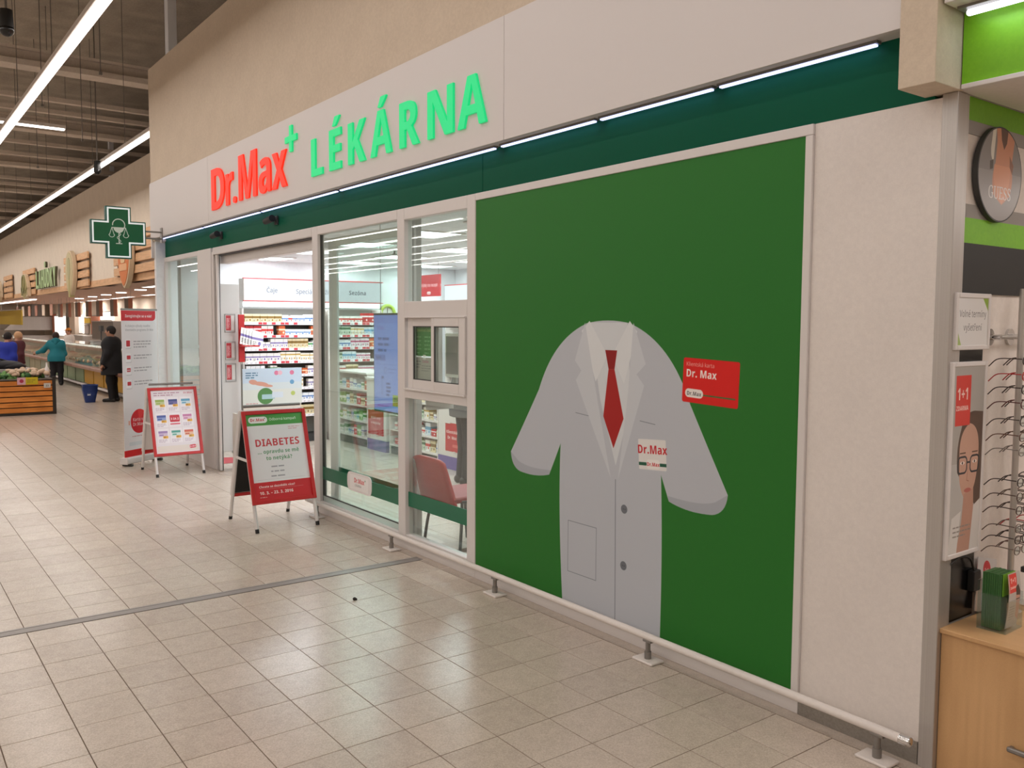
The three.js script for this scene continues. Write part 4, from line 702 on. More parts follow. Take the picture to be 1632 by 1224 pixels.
const nthRow = ['first', 'second', 'third', 'fourth', 'fifth', 'sixth', 'seventh', 'eighth', 'ninth', 'tenth'];
for (let r = 0; r < 10; r++) for (const [z0, z1, w] of [[-22, 6, 'near half'], [-56, -22.3, 'far half']]) trunk(2.045 - SPACING * (r + 1), z0, z1, `strip light mirrored in the windows, ${nthRow[r]} row left of the walkway, ${w}`, 'strip lights left of the walkway');
trunk(2.7, -18.7, -17.6, 'short strip light hung crosswise beyond the walkway row', undefined, 5.5, true);
{
  let k = 0; const word = ['nearest', 'second', 'third', 'fourth', 'fifth', 'sixth', 'seventh', 'eighth'];
  for (const z of [-18.3, -24.2, -30, -36, -42.5, -49]) { const t = structGroup(`beam_${++k}`); part('girder', B(-22, 12, 6.45, 6.56, z - .2, z + .2, .01), M.beam, t); part('web', B(-22, 12, 6.56, 6.74, z - .06, z + .06), M.beam, t); part('top_flange', B(-22, 12, 6.74, 6.79, z - .15, z + .15), M.beam, t); }
  for (const z of [-20.8, -22.0, -26.1, -28, -32.8, -34.2, -39, -45.6]) { const t = structGroup(`purlin_${++k}`); part('purlin', B(-22, 12, 6.46, 6.55, z - .07, z + .07), M.beam, t); }
  for (const [x, z] of [[4.1, -14.6], [6.5, -30]]) { const t = structGroup(`pillar_hall_${++k}`); part('column', B(x - .07, x + .07, z < -20 ? 5 : 0, 7.75, z - .09, z + .09, .01), std(0xf0f4fc, .5), t); }
  for (const [x, z, w] of [[1.31, -10.54, 'upper left, beside the walkway lights'], [3.9, -19.2, 'in front of the deli wall lights']]) { const t = thing('dome_camera', 'black camera hanging from the hall ceiling, ' + w, 'camera', [x, 4.86, z]); part('pole', cyl([0, .2, 0], [0, 2.9, 0], .012), M.greyMetal, t); part('housing', [cyl([0, .0, 0], [0, .2, 0], .07, .06)], M.black, t); part('dome', ball([0, 0, 0], .072), M.blackGloss, t); }
  const dct = thing('air_duct', 'pale ceiling duct in the upper left corner of the hall', 'duct', [1.05, 6.2, -12.2]); part('duct', B(-.6, .25, 0, .35, -1.2, 1.2, .02), M.beam, dct); part('hanger', [cyl([-.3, .35, -.8], [-.3, 1.5, -.8], .008), cyl([-.3, .35, .8], [-.3, 1.5, .8], .008)], M.greyMetal, dct);
  const ws = [[2.3, -15], [2.63, -12.6], [3.3, -17.4], [3.1, -21]]; ws.forEach(([x, z], i) => { const t = thing('ceiling_cable', `thin cable hanging from the hall ceiling, ${word[i]} from the beige wall end`, 'cable', [x, 5.1, z], 0, 'cables hanging from the hall ceiling'); part('cable', cyl([0, 0, 0], [0, 2.65, 0], .007, .007, 6), M.greyMetal, t); part('clip', B(-.02, .02, -.02, .02, -.02, .02, .004), M.greyMetal, t); });
}
// ============================================================ DELI BEYOND THE PHARMACY (behind the bulkhead x = 5.5)
{
  struct('ceiling_deli', B(5.5, 12, 2.84, 3.0, -61.9, -13.05), matTex(grainy(196, 160, 142, 8, 1.2, 128, 8), .7));
  struct('wall_deli_back', B(9.2, 9.4, 0, 2.9, -61.9, -13.1), M.hallWall);
  const tr = structGroup('trim_7'); part('wood_edge', B(5.47, 5.52, 2.845, 3.03, -61, -13.2, .006), M.slatPale, tr);
  // recessed lights
  const dn = ['nearest', 'second', 'third', 'fourth', 'fifth', 'sixth'];
  [[6.9, -28.4], [7.05, -31.6], [7.2, -34.6], [7.35, -37.7], [7.5, -41.2]].forEach(([x, z], i) => { const t = thing('downlight', `round ceiling downlight over the deli, ${dn[i]} of its row`, 'light', [x, 2.84, z], 0, 'round downlights of the deli'); part('ring', new THREE.TorusGeometry(.16, .02, 8, 28).rotateX(Math.PI / 2), M.white, t); part('lens', cyl([0, -.035, 0], [0, .0, 0], .17, .17, 24), glow(HALL, 4.5), t); light(.26, .26, HALL, 20, [0, -.04, 0], t, 'down'); });
  [[6.5, -25.4], [8.35, -30.7], [8.45, -33.5], [8.5, -37.1], [8.6, -39.4], [8.65, -42.1], [8.75, -45], [8.9, -49]].forEach(([x, z], i) => { const t = thing('deli_strip_light', `white strip light in the deli ceiling, ${['nearest', 'second', 'third', 'fourth', 'fifth', 'sixth', 'seventh', 'farthest'][i]} along the counter`, 'light', [x, 2.84, z], 0, 'strip lights of the deli ceiling'); part('frame', frameRect(.3, 1.5, .02, .03).map((g) => g.rotateX(Math.PI / 2)), M.white, t); part('diffuser', B(-.13, .13, -.03, -.004, -.73, .73), glow(HALL, 3), t); light(.24, 1.4, HALL, 20, [0, -.036, 0], t, 'down'); });
  { const t = thing('deli_strip_light', 'long row of white strip lights at the far end of the deli ceiling', 'light', [6.2, 2.84, -51]); for (let i = 0; i < 6; i++) part('diffuser', B(-.1, .1, -.05, -.01, -6.8 + i * 2.3, -4.7 + i * 2.3), glow(HALL, 3), t); part('rail', B(-.12, .12, -.012, 0, -7, 7), M.white, t); light(.18, 13, HALL, 10, [0, -.056, 0], t, 'down'); }
  // bulkhead signs: wooden slat boards, shields and the raised word
  function slatBoard(z0, z1, ys, label) { const t = thing('slat_board', label, 'sign', [5.474, 0, 0], 0, 'wooden slat boards on the deli wall'); ys.forEach((y) => part('slat', B(-.09, -.04, y, y + .2, z0, z1, .008), M.slatPale, t)); part('batten', [B(-.04, 0, ys[0] - .02, ys[ys.length - 1] + .18, z0 + .2, z0 + .3), B(-.04, 0, ys[0] - .02, ys[ys.length - 1] + .2, z1 - .3, z1 - .2)], M.beamDark, t); }
  slatBoard(-24.9, -20.1, [3.03, 3.3, 3.57, 3.84], 'wooden slat board behind the orange shield sign, next to the cross');
  slatBoard(-32.0, -28.2, [2.9, 3.17, 3.44, 3.71], 'wooden slat board behind the pale green pin sign');
  slatBoard(-41.2, -38.2, [2.9, 3.17, 3.44, 3.71], 'wooden slat board behind the round olive shield sign');
  slatBoard(-47.3, -44.6, [2.9, 3.17, 3.44, 3.71], 'wooden slat board beside the red lettering at the picture edge');
  const shield = (w, h) => { const s = new THREE.Shape(); s.moveTo(-w, h * .5); s.absarc(0, h - w, w, Math.PI, 0, true); s.lineTo(w, h * .5); s.quadraticCurveTo(w * .8, h * .12, 0, 0); s.quadraticCurveTo(-w * .8, h * .12, -w, h * .5); return s; };
  const sh = (z, y, w, h, color, label, pr) => { const t = thing('shield_sign', label, 'sign', [5.36, y, z], TO_HALL); const m = std(color, .6); part('board', extr(shield(w, h), .1, .01), std(0xd8c3a4, .6), t); const f = part('face', extr(shield(w * .9, h * .94), .01), m, t); f.position.set(0, h * .03, .112); pr(t, w, h); };
  sh(-23.2, 2.68, .62, 1.5, 0xcf7436, 'orange shield sign on wooden slats below the green cross', (t, w, h) => { const g = part('bottle_motif', extr(rrect(w * .7, h * .5, .1), .01), std(0xd9b98a, .6), t); g.position.set(-.02, h * .66, .122); const b = part('word_band', extr(rrect(w * 1.2, .17, .03), .01), std(0xe0a878, .6), t); b.position.set(0, h * .34, .122); });
  sh(-30.3, 2.62, .62, 1.42, 0xc2b48a, 'pale green pin shaped sign on wooden slats', (t, w, h) => { const g = part('leaf_motif', extr(shield(w * .35, h * .5), .01), std(0xa9a47a, .6), t); g.position.set(0, h * .35, .122); const p = part('stem', B(-.12, .12, -.02, h * .4, .0, .13), std(0xb3a873, .6), t); });
  sh(-39.9, 2.72, .9, 1.0, 0xa89a66, 'round olive shield sign left of the raised word', (t, w, h) => { const g = part('ring_motif', new THREE.TorusGeometry(w * .35, .04, 8, 24), std(0x7d7a4c, .6), t); g.position.set(0, h * .62, .125); const b = part('word_band', extr(rrect(w * 1.1, .13, .03), .01), std(0x827d50, .6), t); b.position.set(0, h * .3, .122); });
  sh(-48.3, 2.75, .8, 1.0, 0xb39c74, 'pale shield sign near the red lettering at the picture edge', (t, w, h) => { const b = part('word_band', extr(rrect(w, .13, .03), .01), std(0x8a7a58, .6), t); b.position.set(0, h * .5, .122); });
  const darkEdge = std(0x55523a, .7), green = std(0xb4cf9a, .5), w = thing('raised_word', 'pale green raised capital letters LAHŮDKY on the deli wall', 'sign', [5.42, 0, 0]);
  'LAHŮDKY'.split('').forEach((c, i) => { const z0 = -37.5 + i * .615, y1 = c === 'Ů' ? 3.99 : 3.72, b = letter(c, z0 + .03, z0 + .53, 3.05, y1, darkEdge, w); b.geometry.scale(4, 1, 1); const f = letter(c, 0, .48, 0, y1 - 3.06, green, b); f.position.set(-.068, .01, -.02); });
  const rw = thing('raised_word', 'red raised capital letters at the left picture edge on the deli wall', 'sign', [5.42, 0, 0]); ['S', 'O'].forEach((c, i) => letter(c, -51.6 + i * 1.3, -50.5 + i * 1.3, 2.95, 3.55, std(0xb83034, .5), rw));

  // counters: eight units in a row
  const baseC = [0xc9972a, 0xc9972a, 0xc9972a, 0x8a9d78, 0x8a9d78, 0x9fa58f, 0xb0a888, 0x98a088, 0xa09a88, 0xa09a88, 0xa09a88];
  const ledge = matTex(grainy(150, 112, 96, 8, .8, 128, 6), .4), trayC = [0xa8564a, 0xc98a74, 0xd8b8a0, 0x8f4a3c, 0xc7a070, 0xb96a58, 0x9a7a50];
  for (let i = 0; i < 11; i++) {
    const z1 = -19.3 - i * 2.5, z0 = z1 - 2.49, nm = ['nearest, with a yellow front', 'second, with a yellow front', 'third, with a yellow front', 'fourth, with a green front', 'fifth, with a green front', 'sixth, grey-green', 'seventh, pale front', 'eighth, grey-green', 'ninth, pale front', 'tenth, pale front', 'farthest, pale front'][i];
    const t = thing('deli_counter', `glass fronted deli counter unit, ${nm}`, 'counter', [.12, 0, 0], 0, 'deli counter units');
    part('base', B(4.85, 5.75, .1, .58, z0, z1), std(0x77756c, .6), t); for (const [a, b] of [[.06, 1.2], [1.3, 2.43]]) part('front_panel', B(4.82, 4.85, .12, .54, z0 + a, z0 + b, .006), std(baseC[i], .5), t);
    part('plinth', B(4.9, 5.7, 0, .1, z0, z1), M.darkGrey, t); part('foot_rail', [cyl([4.62, .14, z0], [4.62, .14, z1], .03), B(4.6, 4.86, .1, .14, z0 + .2, z0 + .26)], M.alu, t);
    part('ledge', B(4.5, 5.0, .58, .66, z0, z1, .02), ledge, t); part('tray_deck', B(4.72, 5.75, .66, .7, z0, z1), M.steel, t);
    part('front_glass', extr(poly([[4.66, .66], [4.7, .82], [4.86, 1.06], [5.08, 1.18], [5.08, 1.17], [4.868, 1.05], [4.708, .816], [4.668, .66]]), 2.46).translate(0, 0, z0 + .015), M.glass, t);
    part('glass_top', B(5.08, 5.75, 1.165, 1.18, z0, z1), M.glass, t); part('light_bar', [B(5.06, 5.12, 1.12, 1.16, z0 + .05, z1 - .05)], glow(HALL, 1.8), t); part('rear_post', [B(5.7, 5.75, .7, 1.18, z0, z0 + .05), B(5.7, 5.75, .7, 1.18, z1 - .05, z1)], M.steel, t);
    const goods = [[], [], []];
    for (let k = 0; k < 26; k++) { const z = z0 + .12 + (k % 13) * .188, x = 4.85 + ((k / 13) | 0) * .38 + rr(-.03, .03); goods[k % 3].push(ball([x, .74 + rr(0, .03) + ((k / 13) | 0) * .04, z], rr(.12, .17), rr(.05, .1), rr(.07, .1), 8)); }
    goods.forEach((g, j) => { const o = part('goods', g, std(trayC[(i * 2 + j * 3) % 7], .35), t); o.userData.kind = 'stuff'; });
    part('price_card', [0, 1, 2, 3, 4, 5].map((k) => B(4.74, 4.745, .72, .78, z0 + .15 + k * .4, z0 + .27 + k * .4)), M.paper, t);
  }
  // hanging flags
  const flagM = [std(0x75685c, .8), std(0xa8664a, .8)], fn = ['seventh', 'sixth', 'fifth', 'fourth', 'third', 'second', 'nearest'];
  [-42.7, -40.8, -38.8, -36.7, -34.8, -32.5, -30.4].forEach((z, i) => { const t = thing('hanging_flag', `dark and red-brown flag hanging from the deli ceiling, ${fn[i]} of the row`, 'flag', [7, 0, z], 0, 'flags hanging over the deli counter'); part('dark_half', B(-.01, .01, 2.02, 2.6, -.52, 0), flagM[0], t); part('brown_half', B(-.01, .01, 2.02, 2.6, 0, .5), flagM[1], t); part('rod', [cyl([0, 2.6, -.45], [0, 2.6, .43], .015), cyl([0, 2.6, -.3], [0, 2.84, -.3], .006), cyl([0, 2.6, .3], [0, 2.84, .3], .006)], M.greyMetal, t); });
  for (let i = 0; i < 6; i++) { const z = -45 - i * 2.2, t = thing('hanging_flag', `small pale flag far back over the deli, ${fn[6 - i]} of its row`, 'flag', [7, 0, z], 0, 'pale flags far back over the deli'); part('cloth', B(-.01, .01, 2.1, 2.62, -.35, .35), std([0xb98a78, 0xc9b8a8, 0x9a6a5a][i % 3], .8), t); part('cord', [cyl([0, 2.62, -.3], [0, 2.84, -.3], .006), cyl([0, 2.62, .3], [0, 2.84, .3], .006)], M.greyMetal, t); }
  // back wall fittings of the deli
  const bw = (name, label, cat, z0, z1, y0, y1, mat, d = .1) => { const t = thing(name, label, cat, [9.175, 0, 0]); part('body', B(-d, 0, y0, y1, z0, z1, .01), mat, t); part('edge', [B(-d - .01, -d + .02, y1 - .03, y1 + .01, z0, z1), B(-d - .01, -d + .02, y0 - .01, y0 + .03, z0, z1)], M.greyPlastic, t); };
  bw('lit_panel', 'white lit panel on the deli back wall beside the beige pillar', 'panel', -57.4, -52.8, .98, 2.16, glow(HALL, .9)); bw('lit_panel', 'white lit panel on the deli back wall above the dark machine', 'panel', -45, -42.6, 1.88, 2.3, glow(HALL, 1.3)); bw('lit_panel', 'narrow white panel on the deli back wall, right of the beige pillar', 'panel', -50.2, -49.3, 1.2, 2.2, glow(HALL, .6));
  bw('yellow_poster', 'yellow poster on the deli back wall', 'poster', -49.1, -47.7, 1.72, 2.03, std(0xd8b534, .5), .04); bw('white_poster', 'white poster with dark print under the yellow poster', 'poster', -49.1, -48.1, 1.2, 1.65, std(0xb5aaa4, .5), .04); bw('orange_panel', 'tall orange-pink panel on the deli back wall', 'panel', -47.4, -45.5, 1.18, 2.13, std(0xc98268, .5), .06); bw('dark_machine', 'dark grey machine at the deli back wall beside the black coat', 'machine', -44.9, -40.5, 1.0, 1.85, std(0x6b625c, .5), .5); bw('steel_cabinet', 'grey steel cabinet behind the deli counter', 'cabinet', -49.8, -45.5, .0, 1.15, M.steel, .8); bw('orange_panel', 'narrow orange panel left of the lit panel in the deli', 'panel', -58.4, -57.5, 1.0, 2.28, std(0xb8694a, .5), .06);
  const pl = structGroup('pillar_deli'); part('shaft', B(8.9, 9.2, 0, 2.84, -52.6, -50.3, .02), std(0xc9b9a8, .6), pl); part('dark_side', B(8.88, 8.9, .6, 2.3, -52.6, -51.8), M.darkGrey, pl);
  const ys = thing('yellow_banner', 'long dull yellow banner hanging over the far deli counter', 'banner', [6, 0, 0]); part('cloth', B(-.02, .02, 1.66, 2.36, -56, -46.5), std(0xa98a1c, .6), ys); part('rod', [cyl([0, 2.37, -56], [0, 2.37, -46.5], .02), cyl([0, 2.37, -54], [0, 2.84, -54], .01), cyl([0, 2.37, -48], [0, 2.84, -48], .01)], M.greyMetal, ys);
  const hd = thing('extractor_hood', 'grey steel extractor hood at the far end of the deli', 'hood', [8.2, 0, -60]); part('hood', extr(poly([[-1.6, 1.3], [1, 1.3], [1, 2.1], [-.8, 2.1]]), 1.5), M.steel, hd); part('base', B(-1.4, 1, 0, 1.0, 0, 1.4, .02), M.steel, hd); part('flue', B(-.1, .6, 2.1, 2.84, .4, 1.1), M.greyMetal, hd);
  const sc = thing('scale', 'grey weighing scale on the deli counter', 'scale', [5.4, 1.182, -27.2]); part('body', B(-.16, .16, 0, .09, -.2, .2, .01), M.greyPlastic, sc); part('plate', B(-.18, .18, .09, .11, -.22, .22, .008), M.steel, sc); part('display_post', [cyl([.1, .1, 0], [.1, .42, 0], .02), B(.06, .14, .38, .54, -.15, .15, .01)], M.darkGrey, sc);
}
// ---- vegetable crate, produce stand, basket
{
  const t = thing('produce_crate', 'long slatted wood crate of green vegetables with dark corner post', 'crate', [.045, 0, -19.3]);
  for (let i = 0; i < 6; i++) part('slat', B(.2, 2.93, .055 + i * .106, .055 + i * .106 + .087, -.005, .02, .004), M.slat, t);
  for (let i = 0; i < 6; i++) part('slat', B(2.955, 2.98, .055 + i * .106, .055 + i * .106 + .087, -1.2, -.03, .004), M.slat, t);
  part('corner_post', B(2.925, 2.99, 0, .75, -.03, .03, .004), std(0x2c2620, .6), t); part('corner_post', B(2.925, 2.99, 0, .75, -1.23, -1.17, .004), std(0x2c2620, .6), t);
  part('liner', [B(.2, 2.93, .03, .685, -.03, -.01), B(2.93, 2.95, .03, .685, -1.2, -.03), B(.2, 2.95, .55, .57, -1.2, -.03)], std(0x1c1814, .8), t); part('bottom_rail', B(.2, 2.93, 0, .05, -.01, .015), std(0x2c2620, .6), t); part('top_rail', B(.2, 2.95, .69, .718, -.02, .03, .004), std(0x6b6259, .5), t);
  const c = one('price_card', new THREE.BoxGeometry(.36, .14, .006).translate(2.54, .675, -19.262), P(canvasTex(260, 100, (x, w, h) => { rect(x, '#d8a8b4', 0, 0, w, h); rect(x, '#c9b51c', 105, 0, 155, h); x.fillStyle = '#b03050'; x.beginPath(); x.arc(55, 50, 26, 0, 7); x.fill(); lines(x, '#8a7a1c', 120, 34, 110, 2, 26, 10); }), .5), 'pink and yellow price card on the front of the wooden crate', 'card');
  const c2 = one('price_card', new THREE.BoxGeometry(.12, .09, .006).translate(2.88, .575, -19.262), P(canvasTex(96, 72, (x, w, h) => { rect(x, '#ccc8c0', 0, 0, w, h); text(x, '23', 26, 52, 40, '#555'); }), .5), 'small white card with number 23 at the crate corner', 'card');
  const leaf = [], pale = [], green2 = [];
  for (let i = 0; i < 420; i++) { const x = rr(.3, 2.95), z = rr(-1.1, -.06) - 19.3, y = .69 + rr(0, .1); if (x > 2.3 && rnd() < .6) pale.push(ball([x, y + .07, z], rr(.04, .07), rr(.035, .05), rr(.04, .06), 8)); else (rnd() < .5 ? leaf : green2).push(ball([x, y, z], rr(.04, .09), rr(.03, .08), rr(.04, .08), 7).rotateZ(0)); }
  const st = (name, g, m, label, cat) => { const o = one(name, g, m, label, cat); o.userData.kind = 'stuff'; };
  st('leafy_greens', leaf, std(0x2f5a2a, .7), 'dark green leafy vegetables heaped in the wooden crate', 'vegetables'); st('lettuce_heads', green2, std(0x6f9a55, .7), 'lighter green lettuce scattered in the wooden crate', 'vegetables'); st('garlic_bulbs', pale, std(0xcfb49a, .6), 'pale pink bulbs heaped at the right end of the crate', 'vegetables');
  const bt = thing('bottle', 'white bottle standing at the right corner of the wooden crate', 'bottle', [2.91, .72, -19.45]); part('body', new THREE.LatheGeometry([[0, 0], [.04, 0], [.042, .12], [.04, .18], [.018, .23], [.016, .27], [0, .27]].map(([a, b]) => new THREE.Vector2(a, b)), 18), M.paper, bt); part('cap', cyl([0, .27, 0], [0, .3, 0], .018), M.white, bt);
  const pst = thing('produce_stand', 'grey produce stand behind the wooden crate', 'stand', [0, 0, -22]); part('top', B(.6, 2.93, .70, .78, -.9, 0, .01), M.greyPlastic, pst); part('front', B(.6, 2.9, .3, .70, -.05, -.02), std(0x24302a, .7), pst); for (const x of [.7, 2.8]) part('leg', B(x, x + .06, 0, .7, -.1, -.04), M.greyMetal, pst);
  const bag = [ball([2.45, .86, -22.3], .42, .11, .2), ball([2.62, .83, -22.25], .3, .09, .16), tube([[2.2, .88, -22.2], [2.35, 1.0, -22.25], [2.55, .95, -22.3]], .02)]; one('shopping_bag', bag, std(0x1d1c20, .6), 'black bag lying on the produce stand behind the crate', 'bag');
  st('loose_vegetables', Array.from({ length: 60 }, () => ball([rr(.8, 2.4), .8 + rr(0, .1), -22.4 + rr(-.4, .2)], rr(.05, .1), rr(.04, .07), rr(.05, .08), 7)), std(0x9aa08a, .7), 'pale leafy vegetables piled on the produce stand', 'vegetables');
  const bk = thing('blue_basket', 'stack of dark blue plastic shopping baskets on the floor by the counter', 'basket', [4.09, 0, -21.6]);
  const bm = std(0x1f3a7c, .45); for (let i = 0; i < 3; i++) { const y = .0 + i * .05, sq = (s) => s * Math.SQRT2; part('tub', new THREE.CylinderGeometry(sq(.15), sq(.095 + i * .006), .30, 4, 1, true).rotateY(Math.PI / 4).scale(1, 1, .8).translate(0, .15 + y, 0), new THREE.MeshStandardMaterial({ color: 0x1f3a7c, roughness: .45, side: THREE.DoubleSide }), bk); }
  part('rim', frameRect(.32, .26, .02, .025).map((g) => g.rotateX(Math.PI / 2).translate(0, .405, 0)), bm, bk); part('floor_plate', B(-.09, .09, 0, .01, -.075, .075), bm, bk);
  const lg = part('print', new THREE.PlaneGeometry(.17, .07), P(canvasTex(170, 70, (x, w, h) => { rect(x, '#1f3a7c', 0, 0, w, h); lines(x, '#9fb2d8', 8, 10, 120, 1, 0, 8); lines(x, '#dfe6f2', 14, 34, 130, 1, 0, 26); }), .5), bk); lg.position.set(0, .19, .114); lg.rotation.x = .12;
}

// ============================================================ PEOPLE
function field(fn, c, half, res) { // iso-surface of a distance field in a cube round c
  const mc = new MarchingCubes(res, M.white, false, false, 160000); mc.isolation = 0; const n = mc.size, s = half;
  for (let k = 0; k < n; k++) for (let j = 0; j < n; j++) for (let i = 0; i < n; i++) mc.field[i + j * n + k * n * n] = -fn(c[0] + ((i - n / 2) / (n / 2)) * s, c[1] + ((j - n / 2) / (n / 2)) * s, c[2] + ((k - n / 2) / (n / 2)) * s);
  mc.update(); const p = mc.positionArray.slice(0, mc.count * 3); for (let i = 0; i < p.length; i++) p[i] = p[i] * s + c[i % 3];
  let g = new THREE.BufferGeometry(); g.setAttribute('position', new THREE.BufferAttribute(p, 3)); g = mergeVertices(g, 1e-4); g.computeVertexNormals(); return g;
}
const cap = (x, y, z, a, b, ra, rb) => { const ux = b[0] - a[0], uy = b[1] - a[1], uz = b[2] - a[2], px = x - a[0], py = y - a[1], pz = z - a[2]; const t = Math.max(0, Math.min(1, (px * ux + py * uy + pz * uz) / (ux * ux + uy * uy + uz * uz + 1e-9))); return Math.hypot(px - t * ux, py - t * uy, pz - t * uz) - ra - (rb - ra) * t; };
const ell = (x, y, z, c, r) => { const k = Math.hypot((x - c[0]) / r[0], (y - c[1]) / r[1], (z - c[2]) / r[2]); return (k - 1) * Math.min(...r); };
const smin = (a, b, k) => { const h = Math.max(k - Math.abs(a - b), 0) / k; return Math.min(a, b) - h * h * k * .25; };
const caps = (list, k) => (x, y, z) => { let d = 9; for (const [a, b, ra, rb] of list) d = smin(d, cap(x, y, z, a, b, ra, rb), k); return d; };
// a figure facing +z; o: height H, lean, arms (elbow, wrist of each side), colours, coat hem height, hood
function person(label, pos, turn, o) {
  const t = thing('person', label, 'person', pos, turn), H = o.H, a = o.lean || 0, hipY = .53 * H;
  const L = (x, y, z) => { const d = y - hipY; return d <= 0 ? [x * H / 1.7, y, z] : [x * H / 1.7, hipY + d * Math.cos(a) - z * Math.sin(a), z * Math.cos(a) + d * Math.sin(a)]; };
  const neck = L(0, .86 * H, -.01), head = L(0, .935 * H, .02), chest = L(0, .74 * H, 0), waist = L(0, .6 * H, 0), hips = [0, hipY, 0];
  const sh = [-1, 1].map((s) => L(s * .175, .815 * H, -.01)), el = o.el || [-1, 1].map((s) => L(s * .24, .62 * H, -.03)), wr = o.wr || [-1, 1].map((s) => L(s * .25, .47 * H, .06));
  const st = o.step || 0, hp = [-1, 1].map((s) => [s * .085, hipY - .03, 0]), kn = [-1, 1].map((s) => [s * .095, .285 * H, .02 + s * st * .5]), an = [-1, 1].map((s) => [s * .1, .05 * H, -.02 + s * st]);
  const skin = std(o.skin || 0xb98870, .6);
  const torso = [[L(-.1, .77 * H, 0), L(.1, .77 * H, 0), .1, .1], [chest, waist, .125, .115], [waist, hips, .115, .13], [[-.06, hipY, 0], [.06, hipY, 0], .12, .12]];
  const legs = [0, 1].flatMap((i) => [[hp[i], kn[i], .085, .058], [kn[i], an[i], .056, .04]]), arms = [0, 1].flatMap((i) => [[sh[i], el[i], .052, .042], [el[i], wr[i], .042, .03]]);
  const feet = [0, 1].map((i) => [[an[i][0], .035, an[i][2] - .03], [an[i][0] * 1.15, .03, an[i][2] + .16], .035, .032]);
  const core = caps([...torso, ...legs, ...arms, ...feet, [L(0, .8 * H, -.01), head, .055, .05]], .06);
  let g = [field((x, y, z) => smin(core(x, y, z), ell(x, y, z, head, [.08, .115, .1]), .03), [0, H * .5, 0], H * .62, 84)];
  // head in finer cells: jaw, nose, brow, ears
  const f = (dx, dy, dz) => { const q = L(0, .935 * H + dy, .02 + dz); q[0] += dx; return q; };
  g.push(field((x, y, z) => { let d = ell(x, y, z, f(0, .015, -.005), [.078, .1, .096]); d = smin(d, ell(x, y, z, f(0, -.05, .025), [.058, .07, .066]), .03); d = smin(d, cap(x, y, z, f(0, .015, .092), f(0, -.018, .112), .01, .016), .015); d = smin(d, cap(x, y, z, f(-.04, .03, .082), f(.04, .03, .082), .012, .012), .012); d = smin(d, cap(x, y, z, f(-.02, -.052, .088), f(.02, -.052, .088), .008, .008), .01); for (const s of [-1, 1]) d = smin(d, ell(x, y, z, f(s * .08, 0, .0), [.012, .03, .02]), .01); d = smin(d, cap(x, y, z, f(0, -.06, -.01), neck, .05, .055), .03); return d; }, f(0, -.02, 0), .17, 52));
  // hands: palm, four unequal fingers bent at the knuckles, thumb from the side
  [0, 1].forEach((i) => { const s = i ? 1 : -1, w = V(wr[i]), d = w.clone().sub(V(el[i])).normalize(), up = Math.abs(d.y) > .8 ? new THREE.Vector3(0, 0, 1) : new THREE.Vector3(0, 1, 0), side = new THREE.Vector3().crossVectors(up, d).normalize(), nrm = new THREE.Vector3().crossVectors(d, side).normalize(); const at = (u, v, n) => w.clone().addScaledVector(d, u).addScaledVector(side, v).addScaledVector(nrm, n).toArray(); const list = [[at(0, 0, 0), at(.05, 0, 0), .03, .03], [at(.05, -.024, 0), at(.07, .026, 0), .02, .02]]; [.07, .08, .075, .058].forEach((l, k) => { const v = -.033 + k * .022; list.push([at(.075, v, 0), at(.075 + l * .5, v, -.008), .0095, .009], [at(.075 + l * .5, v, -.008), at(.075 + l * .92, v, -.034), .009, .008]); }); list.push([at(.02, -s * .028, -.004), at(.055, -s * .062, -.02), .013, .01], [at(.055, -s * .062, -.02), at(.085, -s * .066, -.034), .01, .009]); g.push(field(caps(list, .012), at(.07, 0, -.01), .12, 48)); });
  part('body', g, skin, t);
  const eye = std(0xe8e4de, .3), iris = std(0x2a2220, .3);
  for (const s of [-1, 1]) { const e = part('eye', [ball(f(s * .032, .012, .084), .013, .01, .01, 10)], eye, t); part('iris', [ball(f(s * .032, .012, .0925), .006, .006, .003, 8)], iris, e); }
  if (o.hair) part('hair', field((x, y, z) => { const d = ell(x, y, z, f(0, .028, -.018), [.09, .112, .108]), c = f(0, -.03, .075); const face = ell(x, y, z, c, [.074, .1, .085]); return Math.max(d, -face, f(0, o.hairLow ?? -.09, 0)[1] - y); }, f(0, .01, -.01), .17, 48), std(o.hair, .8), t);
  if (o.cap) { part('cap', field((x, y, z) => Math.max(ell(x, y, z, f(0, .035, -.005), [.095, .11, .112]), f(0, .045, 0)[1] - y), f(0, .05, 0), .17, 44), std(o.cap, .7), t); part('cap_peak', ball(f(0, .05, .11), .075, .012, .07, 12), std(o.cap, .7), t); }
  const bk = o.bulk || 1, hem = o.hem ?? .44 * H, cm = std(o.coat, .8);
  const coatList = [...torso.map(([p, q, r, s]) => [p, q, (r + .035) * bk, (s + .035) * bk]), ...[0, 1].flatMap((i) => [[sh[i], el[i], .078, .068], [el[i], wr[i], .066, .05]])]; if (hem < .48 * H) coatList.push([hips, [0, hem, 0], .17 * bk, .19 * bk], [[-.07, hipY, 0], [-.09, hem, 0], .14, .13], [[.07, hipY, 0], [.09, hem, 0], .14, .13]);
  const cf = caps(coatList, .07), wrap = (x, y, z) => { let d = cf(x, y, z); d = Math.max(d, hem - y); for (const i of [0, 1]) { const e = el[i], w = wr[i], l = Math.hypot(w[0] - e[0], w[1] - e[1], w[2] - e[2]); const k = ((x - w[0]) * (w[0] - e[0]) + (y - w[1]) * (w[1] - e[1]) + (z - w[2]) * (w[2] - e[2])) / l; if (Math.hypot(x - w[0], y - w[1], z - w[2]) < .12) d = Math.max(d, k); } const nk = neck; return Math.max(d, -ell(x, y, z, [nk[0], nk[1] + .05, nk[2] + .02], [.075, .07, .08])); };
  const coat = part('coat', field(wrap, [0, H * .6, .05], H * .52, 84), cm, t);
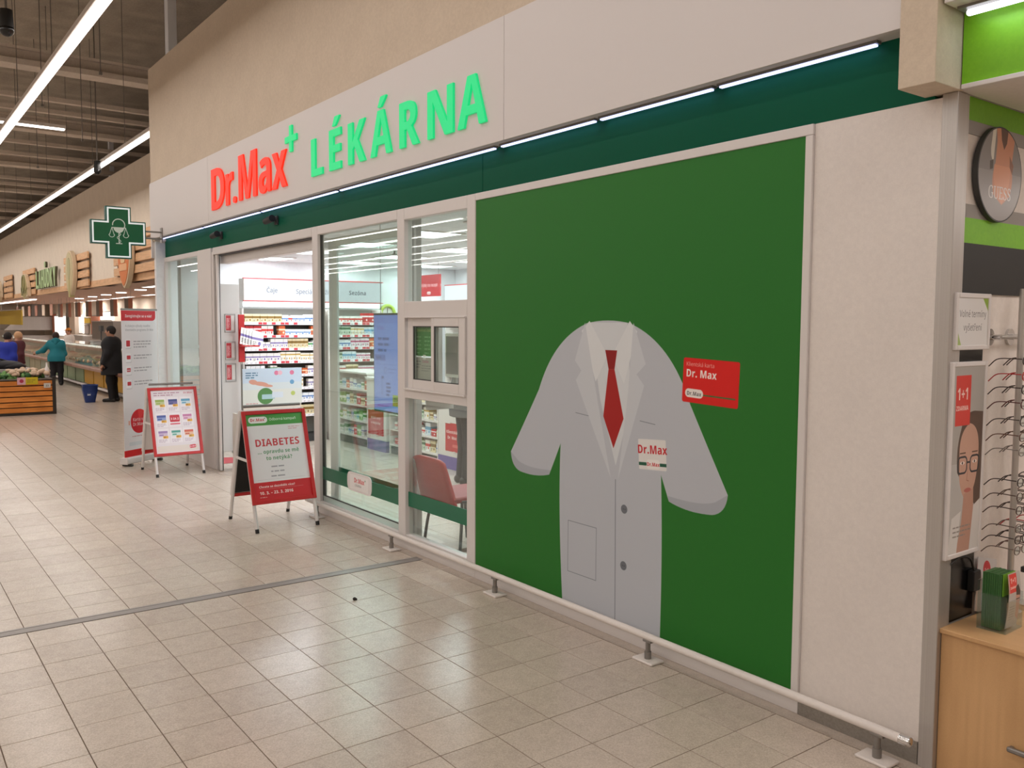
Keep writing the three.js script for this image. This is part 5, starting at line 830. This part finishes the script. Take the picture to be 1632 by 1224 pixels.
  if (o.hood) part('hood', field(caps([[L(-.08, .85 * H, -.06), L(.08, .85 * H, -.06), .06, .06], [L(0, .8 * H, -.13), L(0, .86 * H, -.1), .05, .07]], .06), L(0, .84 * H, -.07), .24, 40), cm, coat);
  part('trousers', field(caps([...legs.map(([p, q, r, s]) => [p, q, r + .022, s + .024]), [[-.06, hipY - .02, 0], [.06, hipY - .02, 0], .135, .135]], .05), [0, H * .28, 0], H * .36, 72), std(o.trousers, .8), t);
  for (const i of [0, 1]) part('shoe', field((x, y, z) => Math.max(caps([[[an[i][0], .045, an[i][2] - .04], [an[i][0] * 1.15, .035, an[i][2] + .17], .05, .042], [an[i], [an[i][0], .06, an[i][2]], .05, .05]], .03)(x, y, z), -y), [an[i][0], .06, an[i][2] + .06], .19, 40), std(o.shoes || 0x1a1816, .5), t);
  return t;
}
person('short person in a teal hooded jacket and black trousers, reaching over the counter', [4.43, 0, -27.9], Math.PI * .93, { H: 1.5, lean: .12, hair: 0x2c1d16, coat: 0x12707c, trousers: 0x17151a, hood: true, hem: .69, el: [[-.2, .9, .12], [.34, 1.0, .14]], wr: [[-.16, .93, .34], [.52, .93, .34]] });
person('person in a long black coat and black trousers beside the roll-up banner', [4.56, 0, -21.5], -2.2, { H: 1.72, hair: 0x1c1614, coat: 0x121216, trousers: 0x101014, hem: .62, bulk: 1.3, el: [[-.27, 1.1, -.02], [.27, 1.1, -.02]], wr: [[-.24, .86, .1], [.24, .86, .1]] });
person('person in a blue jacket with dark hair behind the produce stand', [2.72, 0, -24.2], 2.5, { H: 1.56, lean: .25, hair: 0x221a18, coat: 0x1d2f9a, trousers: 0x22242c });
person('person in a dark red coat with fair hair beyond the blue jacket', [3.15, 0, -26.0], 2.2, { H: 1.55, lean: .2, hair: 0xc49a74, coat: 0x4a1a22, trousers: 0x22242c });
person('deli seller in a white coat and orange cap behind the counter', [6.25, 0, -36.5], -1.2, { H: 1.55, hair: 0x5a3a28, cap: 0xc77a24, coat: 0xd9d0c8, trousers: 0xbdb6ae, hem: .5 });
person('customer in a grey coat and dark trousers at the white service desk', [5.5, 0, -8.25], 1.3, { H: 1.75, hair: 0x2c221c, coat: 0x6f6c6c, trousers: 0x2a2a2e, hem: .78 });

scene.traverse((o) => { if (o.isMesh) { o.castShadow = true; o.receiveShadow = true; } });
renderer.render(scene, camera);
